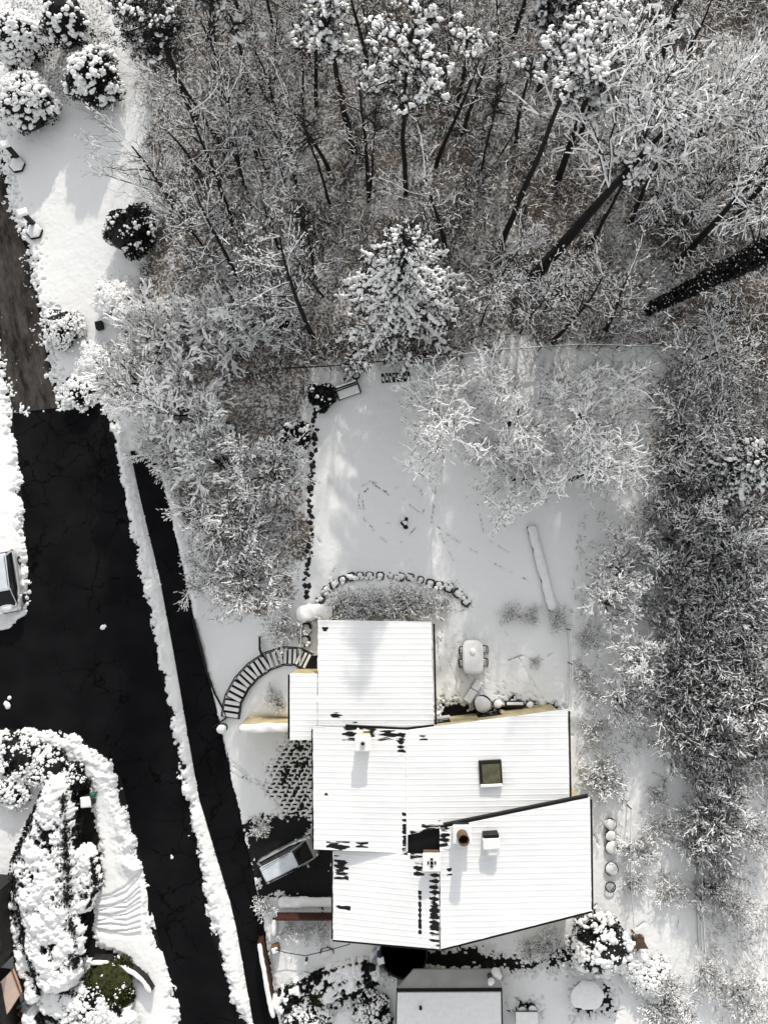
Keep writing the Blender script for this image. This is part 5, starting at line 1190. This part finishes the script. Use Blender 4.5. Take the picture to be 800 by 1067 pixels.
place_ever(680, 1020, 1.3, 1.2, 24, 'white snow-smothered shrub right of the round table', nblob=300, dark=.1, blob=(.08, .22), flat=.5)
place_ever(655, 1000, 1.2, 1.2, 25, 'white snow-smothered shrub below the bird house', nblob=300, dark=.2, blob=(.08, .22), flat=.5)

# hedge with a thick snow blanket
def hedge(pts, wd, h, seed, label, hole=.12, tops=1.0, leafm=None, bs=1.0):
    rs = np.random.RandomState(seed); x0, y0, g0 = pg(*pts[0], 0)
    t = thing('hedge', label, 'hedge', (x0, y0, g0))
    w3 = [(float(P(a, b, g0 + h)[0]) - x0, float(P(a, b, g0 + h)[1]) - y0) for a, b in pts]
    seg = np.array(w3); L = np.r_[0, np.cumsum(np.linalg.norm(np.diff(seg, axis=0), axis=1))]
    def along(n):
        s = rs.uniform(0, L[-1], n); X = np.interp(s, L, seg[:, 0]); Y = np.interp(s, L, seg[:, 1])
        X2 = np.interp(s + .1, L, seg[:, 0]); Y2 = np.interp(s + .1, L, seg[:, 1]); X1 = np.interp(s - .1, L, seg[:, 0]); Y1 = np.interp(s - .1, L, seg[:, 1])
        dx, dy = X2 - X1, Y2 - Y1; l = np.hypot(dx, dy) + 1e-9; W = np.interp(s / L[-1], np.linspace(0, 1, len(wd)), wd); return X, Y, -dy / l, dx / l, W
    n = int(L[-1] * 700); X, Y, nx, ny, W = along(n); o = rs.uniform(-1, 1, n); side = rs.rand(n) < .6; o = np.where(side, np.sign(o) * rs.uniform(.86, 1.02, n), o); z = np.where(side, rs.uniform(0.05, h, n), h * rs.uniform(.88, 1.02, n))
    c = np.stack([X + nx * o * W / 2, Y + ny * o * W / 2, z], 1); LV = quads_arrays(c, rs.uniform(.05, .1, n), rs)
    m = int(L[-1] * 5); X, Y, nx, ny, W = along(m); zc = blob_arrays(np.stack([X, Y, np.full(m, h * .48)], 1), W * .34, rs, 1.0, .1); 
    zc[0][:, 2] = np.clip(zc[0][:, 2], 0, h * .93)
    link('foliage', merged_mesh('foliage', [(*LV, 0), (*zc, 0)], [leafm or LEAFD], False), t)
    mw = max(wd) / 2 + .4; res = .065
    gx = np.arange(seg[:, 0].min() - mw, seg[:, 0].max() + mw, res); gy = np.arange(seg[:, 1].min() - mw, seg[:, 1].max() + mw, res); X, Y = np.meshgrid(gx, gy, indexing='ij')
    dm = np.full(X.shape, 9.0); wm = np.full(X.shape, .1)
    for q in np.linspace(0, L[-1], 40):
        cx_, cy_ = np.interp(q, L, seg[:, 0]), np.interp(q, L, seg[:, 1]); W_ = np.interp(q / L[-1], np.linspace(0, 1, len(wd)), wd) / 2; r_ = np.hypot(X - cx_, Y - cy_) / W_
        k_ = r_ < dm; dm = np.where(k_, r_, dm); wm = np.where(k_, W_, wm)
    XX, YY = X + x0, Y + y0; g1 = fbm(XX, YY, .9, seed + 3, 4); g2 = fbm(XX, YY, 3.2, seed + 9, 4); g3 = vnoise(XX, YY, 9.0, seed + 12)
    Sm = (1.03 - dm) * wm + .26 * g1 + .30 * g2 + .12 * g3
    Sm = np.minimum(Sm, (g1 + .55 * g2 + .66 - hole * 1.1) * 1.6)
    Zg = h * (1.0 - .22 * np.clip(dm, 0, 1.2) ** 5) + .30 * g1 + .20 * g2 + .05 * g3 + .16 * sm(Sm / .25) - .06
    Zg = np.where(Sm > 0, Zg, Zg - .18)
    ok = Sm > -.05; kf = ok[:-1, :-1] | ok[1:, :-1] | ok[:-1, 1:] | ok[1:, 1:]; I, J = np.nonzero(kf); k_ = I * X.shape[1] + J
    Fq = np.stack([k_, k_ + X.shape[1], k_ + X.shape[1] + 1, k_ + 1], 1); used = np.zeros(X.size, bool); used[Fq.ravel()] = True; idx = np.cumsum(used) - 1
    link('snow_blanket', fast_mesh('snow_blanket', np.stack([X, Y, Zg], -1).reshape(-1, 3)[used], idx[Fq], [SNOW], smooth=True), t)
    return t
hedge([(54, 826), (48, 860), (40, 905), (44, 950)], [1.6, 3.0, 4.2, 3.6], 2.3, 1, 'broad tall hedge under a thick white blanket left of the lower street', .14)
hedge([(45, 955), (52, 985), (56, 1015)], [3.4, 3.7, 3.0], 2.1, 2, 'lower hedge with smoother snow continuing down from the broad hedge', .16)
hedge([(86, 895), (88, 925), (82, 945)], [1.2, 1.7, 1.2], 1.3, 3, 'smaller rounded snowy hedge piece right of the broad hedge', .08)
hedge([(48, 1046), (70, 1052), (92, 1062), (120, 1075)], [1.8, 2.4, 2.6, 2.6], 1.2, 4, 'snow-buried hedge running along the bottom left edge', .08)
hedge([(12, 935), (18, 975), (26, 1010), (34, 1040)], [.9, 1.1, 1.2, 1.0], 1.5, 5, 'narrow snowy hedge beside the dark roof at the lower left edge', .1)
hedge([(30, 1062), (42, 1090)], [1.2, 1.4], 1.2, 6, 'short snowy hedge stub at the bottom beside the terracotta pots', .05)

hedge([(292, 1046), (320, 1036), (350, 1026), (385, 1014)], [1.4, 2.0, 2.0, 1.5], .8, 9, 'low dark green hedge with sparse snow flecks across the front yard', .5, .7, bs=.35)

# --- conifers
def spruce(seed, h, R, whorls=15, per=7, snow=1.0, z0=.14):
    rs = np.random.RandomState(seed); mbt = MB(); tube(mbt, [(0, 0, -.2), (0, 0, h * .5), (0, 0, h)], [h * .022, h * .013, .02], 8)
    nc, nr, naz, segs = [], [], [], []; nd = []
    for i in range(whorls):
        f = z0 + (1 - z0) * (i + rs.uniform(-.2, .2)) / whorls; zc = h * f; rad = R * (1 - f) ** .75 * 1.05 + .25
        for k in range(per):
            a = 2 * pi * k / per + i * .7 + rs.uniform(-.35, .35); L = rad * rs.uniform(.65, 1.12); n = max(3, int(L / .28))
            t = np.linspace(.08, 1, n); droop = -L * .38 * t ** 1.6 + .1 * L * t; cu = rs.uniform(-.35, .35) * t ** 2
            px = L * t * np.cos(a + cu); py = L * t * np.sin(a + cu); pz = zc + droop
            pts = np.stack([px, py, pz], 1)
            tube(mbt, pts, np.linspace(.045, .01, n), 4) if L > .5 else None
            for j in range(n):
                wdt = (.40 * (1 - .55 * t[j]) * min(1, L / 2) + .12)
                m = 12; side = rs.uniform(-1, 1, m) * wdt * 1.3; pc = pts[j] + np.stack([-np.sin(a) * side + rs.normal(0, .1, m), np.cos(a) * side + rs.normal(0, .1, m), -.08 - .25 * np.abs(side) + rs.normal(0, .05, m)], 1); nd.append(pc)
                if rs.rand() < .78 * snow and t[j] > .2:
                    nc.append(pts[j] + [rs.normal(0, .05), rs.normal(0, .05), .07]); nr.append(wdt * rs.uniform(.34, .58)); naz.append(a + cu[j])
                for sgn in (-1, 1):
                    if rs.rand() < .5 * snow:
                        for q_ in (.5, 1.0, 1.4): s_ = sgn * wdt * q_ * rs.uniform(.8, 1.2); nc.append(pts[j] + [-np.sin(a) * s_ + np.cos(a) * abs(s_) * .6, np.cos(a) * s_ + np.sin(a) * abs(s_) * .6, -.05 - .1 * q_]); nr.append(wdt * rs.uniform(.13, .27)); naz.append(a + sgn * .8)
    nd = np.concatenate(nd); LV = quads_arrays(nd, rs.uniform(.035, .06, len(nd)), rs, asp=3.2)
    SB = blob_arrays(np.array(nc), np.array(nr), rs, .45, .12, ICO2 if len(nc) < 2500 else ICO1, np.array(naz), 1.7)
    return mbt.mesh('trunk', BARK), merged_mesh('needles', [(*LV, 0)], [NEEDLE], False), merged_mesh('snow_clumps', [(*SB, 0)], [SNOW], True)
def place_conifer(name, label, meshes, loc, rz=0, sc=1.0, tilt=None, cat='conifer', group=None):
    t = thing(name, label, cat, loc, rz, group, sc)
    if tilt: t.rotation_euler = (tilt[0], tilt[1], rz)
    for m in meshes: link(m.name.split('.')[0], m, t)
    return t
sp1 = spruce(3, 14.5, 5.5, 14, 6, .95)
x, y, g = pg(415, 338); place_conifer('spruce_tree', 'large snow-laden spruce standing just above the lawn fence', sp1, (x, y, g))
sp2 = spruce(5, 8.5, 3.0, 13, 7, .8)
x, y, g = pg(745, 495); place_conifer('spruce_tree', 'dark snow-flecked spruce at the right edge above the thicket', sp2, (x, y, g), 1.0, 1.0)

def pine(seed, h, r, crown_r, crown_frac=.28, lean=(0, 0), nb=26, snow=.8, bare=False, big=1.0):
    """tall forest pine: long dark stem, crown of snow clumps at the top only"""
    rs = np.random.RandomState(seed); N = 12; t = np.linspace(0, 1, N); wob = np.cumsum(rs.normal(0, .05, (N, 2)), axis=0)
    X = lean[0] * h * t ** 1.1 + wob[:, 0]; Y = lean[1] * h * t ** 1.1 + wob[:, 1]; pts = np.stack([X, Y, -.3 + t * (h + .3)], 1)
    mbt = MB(); tube(mbt, pts, r * (1 - .62 * t), 9)
    for k in range(16):  # dead stubs
        f = rs.uniform(.2, .8); p = np.array([np.interp(f, t, pts[:, i]) for i in range(3)]); a = rs.uniform(0, 6.28); l = rs.uniform(.3, 1.1); tube(mbt, [p, p + [cos(a) * l, sin(a) * l, rs.uniform(-.1, .3)]], [.025, .008], 4)
    segs = []; nd = []; nc = []; nr = []; naz = []
    for b in range(nb):
        f = 1 - crown_frac * rs.rand() ** .8; p = np.array([np.interp(f, t, pts[:, i]) for i in range(3)]); a = b * 2.4 + rs.uniform(-.3, .3)
        L = crown_r * rs.uniform(.55, 1.1) * (1 - .5 * max(0, (f - (1 - crown_frac * .4)) / (crown_frac * .4))); n = 7; q = p; d = np.array([cos(a), sin(a), .25]); bp = [p]
        for j in range(n): d = d + rs.normal(0, .16, 3); d /= np.linalg.norm(d); q = q + d * L / n; bp.append(q)
        bp = np.array(bp); tube(mbt, bp, np.linspace(.07, .015, n + 1), 5)
        for j in range(2, n + 1):
            for _ in range(2):
                e = bp[j] + rs.normal(0, .35, 3) * [1, 1, .5] * big; segs.append((bp[j - 1], e))
                if not bare: nd.append(e + rs.normal(0, .16, (34, 3)) * [1, 1, .6] * big)
                if rs.rand() < snow:
                    dv = e - bp[j - 1]; aa = math.atan2(dv[1], dv[0])
                    for _q in range(7):
                        nc.append(e + [0, 0, .12] + rs.normal(0, .17, 3) * [1, 1, .4] * big); nr.append(rs.uniform(.04, .135) * big); naz.append(aa + rs.normal(0, .6))
    S0 = np.array([s[0] for s in segs]); S1 = np.array([s[1] for s in segs]); TV = seg_prisms(S0, S1, np.full(len(S0), .018), np.full(len(S0), .008), rs)
    parts = [(*TV, 0)]
    if nd: nd = np.concatenate(nd); parts.append((*quads_arrays(nd, .03, rs, asp=3.5), 1))
    if not nc: return mbt.mesh('trunk', BARK), merged_mesh('crown', parts, [TWIG, NEEDLE], False)
    SB = blob_arrays(np.array(nc), np.array(nr), rs, .5, .28, ICO1, np.array(naz), 1.7)
    return mbt.mesh('trunk', BARK), merged_mesh('crown', parts, [TWIG, NEEDLE], False), merged_mesh('snow_clumps', [(*SB, 0)], [SNOW], True)
# (base px, direction target px and implied height) -> trunk leaning so that its top falls on the seen line
def tall(bx, by, tx, ty, h, r, crown, label, seed, **k):
    x, y, g = pg(bx, by); X, Y = P(tx, ty, g + h); lean = ((float(X) - x) / h, (float(Y) - y) / h)
    m = pine(seed, h, r, crown, lean=lean, **k); return place_conifer('pine_tree', label, m, (x, y, g), 0, 1.0, None, 'pine', 'tall dark-stemmed pines of the wood')
tall(207, 132, 143, -8, 17, .26, 2.2, 'tall pine with a long slanting dark stem at the upper left, above the left lawn', 21, snow=.22)
tall(223, 50, 216, -60, 17, .26, 2.0, 'dark stem of a pine cut by the top edge left of centre', 22, snow=.22)
tall(160, 42, 120, -55, 17, .3, 2.4, 'thick dark pine stem at the top edge beside the corner evergreens', 23, snow=.22)
tall(369, 160, 334, 8, 15, .27, 1.7, 'tall pine with a straight dark stem and white clumps left of the top centre', 24, nb=12, crown_frac=.25, snow=.5)
tall(423, 207, 424, 30, 16, .2, 3.1, 'tall slim pine with a broad sparse crown at the top centre', 25, nb=19, crown_frac=.34, snow=.5)
tall(518, 262, 610, 40, 17, .24, 1.9, 'longest slim slanting dark stem right of the top centre', 26, nb=10, crown_frac=.15)
tall(579, 190, 632, 30, 13.5, .27, 3.0, 'thick dark-stemmed pine under a heavy snowy crown right of the top centre', 27, nb=24, snow=.9, big=1.2)
tall(560, 99, 590, -10, 13, .22, 1.6, 'short visible dark stem left of the heavy snowy pine crown', 28, snow=.3)
tall(534, 38, 560, -60, 14, .2, 1.6, 'dark stem cut by the top edge left of the heavy snowy crown', 29, snow=.3)
tall(690, 60, 740, -90, 15, .3, 2.2, 'dark stem at the top edge right of the heavy snowy crown', 30, snow=.3)
tall(500, 183, 525, 85, 11, .1, 1.2, 'thin dark stem between the slim centre pine and the longest slanting stem', 31, nb=14, bare=True, snow=0)
tall(386, 202, 388, 110, 11, .09, 1.0, 'thin crooked dark stem right of the straight dark-stemmed pine', 32, nb=14, bare=True, snow=0)
tall(345, 212, 318, 120, 11, .12, 1.2, 'thin dark stem left of the big spruce top', 33, nb=14, bare=True, snow=0)
tall(330, 290, 316, 215, 9, .12, 1.2, 'short dark stem left of the big spruce', 34, nb=14, bare=True, snow=0)
tall(450, 30, 455, -60, 14, .2, 1.8, 'dark stem cut by the top edge at the centre', 35, snow=.3)
tall(285, 40, 275, -60, 14, .15, 1.6, 'dark stem cut by the top edge between two thicker pines', 36, snow=.3)
for i_, (bx, by, tx, ty, h_, r_, lb_) in enumerate(((602, 150, 642, 35, 13, .2, 'dark stem just right of the thick pine under the heavy crown'), (645, 125, 690, 10, 14, .2, 'dark slanting stem below the upper right corner trees'), (655, 235, 716, 118, 12, .18, 'slim dark slanting stem crossing below the widest snowy crown'),
        (612, 262, 668, 160, 11, .17, 'slim dark slanting stem right of the thick leaning trunk'), (536, 150, 562, 60, 13, .15, 'slim dark stem left of the thick pine stem'), (478, 120, 490, 30, 13, .14, 'slim dark stem right of the broad sparse crown'), (262, 110, 240, 20, 12, .16, 'slim dark stem between the upper left pine and the straight pine'),
        (760, 235, 830, 150, 12, .26, 'thick dark slanting stem at the right edge above the ivy trunk'))):
    tall(bx, by, tx, ty, h_, r_, 1.4, lb_, 60 + i_, nb=10, crown_frac=.2, bare=True, snow=.12)
# leaning trees at the right
def leaning(bx, by, tx, ty, h, r, kind, label, seed, sc=1.0):
    x, y, g = pg(bx, by); X, Y = P(tx, ty, g + h); lean = np.array([(float(X) - x), (float(Y) - y), h])
    rng = random.Random(seed); d = lean / np.linalg.norm(lean); L = np.linalg.norm(lean)
    Pm = dict(OAKP, n=[9, 7, 6, 4, 3], wig=[.02, .2, .28, .3, .3], start=[.66, .1, 0, 0, 0], kids=[2.2, 1.4, 1.3, 1.3], len=[.46, .5, .5, .5], rad=[.42, .55, .55, .6], trop=[0, .03, .02, .0, 0], stems=lambda r_: [((0, 0, -.3), tuple(d), L, r)])
    Pm.update(lv=4, kids=[2.0, 1.4, 1.3, 1.1], n=[9, 6, 4, 3, 2], wig=[.02, .16, .16, .14, .12], len=[.46, .6, .6, .6])
    m = tree_meshes(seed, Pm, .75, (.025, .055) if kind == 'heavy' else (.02, .04), BARK, minr=.022); t = thing('leaning_tree', label, 'tree', (x, y, g), 0, 'leaning trees of the wood'); link('trunk', m[0], t); link('crown', m[1], t); return t
leaning(548, 298, 690, 128, 11.5, .5, 'heavy', 'thick leaning tree whose heavily snowed branches spread over the upper right', 41)
leaning(700, 282, 800, 165, 11, .32, 'light', 'slanting dark-stemmed tree left of the ivy-clad trunk', 42)
x, y, g = at_crown(715, 110, 9); plant('heavy', 2, x, y, g, 'snow-heavy spreading tree in the upper right corner area', 'tree', 'spreading frosted oaks', 1.15)
x, y, g = at_crown(745, 190, 8); plant('oakd', 3, x, y, g, 'snow-dusted spreading tree above the ivy-clad trunk', 'tree', 'spreading frosted oaks', 1.05)
x, y, g = at_crown(785, 60, 9); plant('oak', 1, x, y, g, 'snow-heavy spreading tree nearest the upper right corner', 'tree', 'spreading frosted oaks', 1.0)
# ivy-clad trunk
x, y, g = pg(668, 326); X, Y = P(820, 250, g + 9); d = np.array([float(X) - x, float(Y) - y, 9.0]); rs = np.random.RandomState(8)
t = thing('ivy_tree', 'thick black ivy-clad trunk leaning towards the right edge', 'tree', (x, y, g), 0); mb = MB(); tt = np.linspace(0, 1.35, 14)[:, None]; pts = tt * d; pts[:, 2] -= .2; tube(mb, pts, np.linspace(.34, .22, 14), 9)
for k in range(14): f = rs.uniform(.75, 1.3); p = d * f; a = rs.uniform(0, 6.28); tube(mb, [p, p + [cos(a) * 1.2, sin(a) * 1.2, .6], p + [cos(a) * 2.2, sin(a) * 2.4, .8]], [.08, .05, .02], 5)
part(t, 'trunk', mb, BARK)
n = 9000; f = rs.rand(n) ** .8 * 1.3 + .03; a = rs.uniform(0, 6.28, n); rr = rs.uniform(.25, 1.0, n) * (.42 + .5 * f) ; u = np.cross(d, [0, 0, 1]); u /= np.linalg.norm(u); v = np.cross(u, d / np.linalg.norm(d))
c = f[:, None] * d + u * (rr * np.cos(a))[:, None] + v * (rr * np.sin(a))[:, None]; lq = quads_arrays(c, rs.uniform(.05, .10, n), rs)
top = c[(np.sin(a) > .5) & (rs.rand(n) < .10)]; link('ivy', merged_mesh('ivy', [(*lq, 0), (*blob_arrays(top + [0, 0, .05], rs.uniform(.03, .07, len(top)), rs, .5, .3, ICO1), 1)], [LEAFD, SNOW], True), t)

# --- filling trees of the wood
rf = random.Random(77)
def fill(poly, n, kinds, mind, label, group, sc=(.8, 1.15), avoid=()):
    pts = []; xs_ = [p[0] for p in poly]; ys_ = [p[1] for p in poly]; tries = 0
    while len(pts) < n and tries < 4000:
        tries += 1; a, b = rf.uniform(min(xs_), max(xs_)), rf.uniform(min(ys_), max(ys_))
        if not in_poly(np.array([a]), np.array([b]), poly)[0]: continue
        if any(math.hypot(a - c_, b - d_) < mind for c_, d_ in pts): continue
        if any(math.hypot(a - c_, b - d_) < r_ for c_, d_, r_ in avoid): continue
        pts.append((a, b))
    rows = {}
    for a, b in pts: rows.setdefault(int(b // 60), []).append((a, b))
    for ri, key in enumerate(sorted(rows)):
        row = sorted(rows[key])
        for ci, (a, b) in enumerate(row):
            k, sd = rf.choice(kinds); x, y, g = pg(a, b); s = rf.uniform(*sc); side = 'alone' if len(row) == 1 else f'{ORD[ci]} from left'
            plant(k, sd, x, y, g, f'bare {label}, {side}, {ORD[ri]} row down', 'tree', group, s, tilt=(rf.gauss(0, .05), rf.gauss(0, .05)))
AV = [(417, 322, 60), (420, 240, 34)] + [(bx + (tx - bx) * f, by + (ty - by) * f, 30) for bx, by, tx, ty in ((518, 262, 575, 120), (548, 298, 640, 175), (579, 190, 610, 110), (700, 282, 780, 190), (668, 326, 790, 265), (369, 160, 350, 70), (423, 207, 420, 110), (207, 132, 165, 40), (560, 99, 575, 40), (602, 150, 630, 70), (655, 235, 700, 150), (612, 262, 650, 190)) for f in (0, .2, .4, .6, .8, 1)]
KF = [('forest', 1), ('forest', 2), ('forest', 3), ('thin', 4), ('thin', 5)]
fill([(185, 125), (330, 110), (340, 380), (290, 330), (200, 260)], 22, KF, 24, 'tree left of the spruce', GR, avoid=AV)
fill([(175, -60), (480, -60), (480, 110), (215, 120), (185, 100)], 22, KF, 32, 'tree along the top edge', GR, avoid=AV)
fill([(335, 100), (560, 100), (640, 360), (460, 365), (345, 200)], 14, KF, 30, 'tree behind the spruce', GR, avoid=AV)
fill([(480, -60), (860, -60), (860, 360), (640, 360), (560, 100)], 13, KF, 44, 'tree in the upper right wood', GR, avoid=AV)
fill([(690, 370), (880, 370), (880, 530), (690, 540)], 9, [('thin', 4), ('thin', 5), ('dust', 2)], 36, 'tree between ivy trunk and thicket', GR, (.6, .85))
# --- low brushwood: stuff nobody could count
def brush(poly, n, hmax, seed, name='undergrowth', dens=None, snowf=.42, thick=(.006, .014)):
    rs = np.random.RandomState(seed); P0 = np.array(poly, float); a = rs.uniform(P0[:, 0].min(), P0[:, 0].max(), n * 2); b = rs.uniform(P0[:, 1].min(), P0[:, 1].max(), n * 2)
    k = in_poly(a, b, poly); a, b = a[k], b[k]; X, Y, Z = PG(a, b); nz = fbm(X, Y, .45, seed, 3); k = nz + rs.uniform(-.35, .35, len(X)) > -.12; X, Y, Z = X[k], Y[k], Z[k]; n = len(X)
    base = np.stack([X, Y, Z], 1); az = rs.uniform(0, 2 * pi, n); tl = rs.uniform(.25, 1.25, n); L = hmax * rs.uniform(.35, 1, n)
    d = np.stack([np.cos(az) * np.sin(tl), np.sin(az) * np.sin(tl), np.cos(tl)], 1); p1 = base + d * L[:, None]; d2 = d + rs.normal(0, .35, (n, 3)); p2 = p1 + d2 / np.linalg.norm(d2, axis=1, keepdims=True) * L[:, None] * .6
    S0, S1, R0, R1 = [base, p1], [p1, p2], [np.full(n, thick[1]), np.full(n, thick[1] * .8)], [np.full(n, thick[1] * .8), np.full(n, thick[0])]
    for i in range(4):
        f = rs.uniform(.3, 1, (n, 1)); q = base + (p1 - base) * f if i < 2 else p1 + (p2 - p1) * f; e = d + rs.normal(0, .6, (n, 3)); e /= np.linalg.norm(e, axis=1, keepdims=True)
        S0.append(q); S1.append(q + e * (L * rs.uniform(.25, .55, n))[:, None]); R0.append(np.full(n, thick[1] * .7)); R1.append(np.full(n, thick[0]))
    S0, S1, R0, R1 = map(np.concatenate, (S0, S1, R0, R1)); V, Fq = seg_prisms(S0, S1, R0, R1, rs)
    dd = S1 - S0; ok = (np.abs(dd[:, 2]) / np.linalg.norm(dd, axis=1) < .8) & (rs.rand(len(S0)) < snowf); w_ = rs.uniform(.014, .03, ok.sum()); off = np.zeros((ok.sum(), 3)); off[:, 2] = .022
    V2, F2 = seg_prisms(S0[ok] + dd[ok] * .1 + off, S1[ok] - dd[ok] * .05 + off, w_, w_ * .8, rs)
    o = structure(name, merged_mesh(name, [(V, Fq, 0), (V2, F2, 1)], [TWIGB, TSNOW]), 'stuff'); return o
brush([(150, -40), (860, -40), (860, 372), (680, 368), (520, 370), (330, 386), (215, 335), (160, 200)], 15000, 1.5, 1)
brush([(150, 270), (322, 392), (318, 560), (250, 650), (210, 610), (175, 500), (140, 430)], 2600, 1.0, 2)
brush([(690, 375), (860, 375), (860, 830), (728, 800), (692, 700)], 6500, 1.4, 3)
brush([(728, 800), (860, 800), (860, 1130), (760, 1130), (728, 960)], 1300, .7, 4, snowf=.6)
brush([(430, 385), (665, 375), (665, 500), (560, 520), (490, 480)], 1800, .6, 5)
brush([(597, 540), (680, 540), (690, 780), (600, 800)], 700, .6, 6)
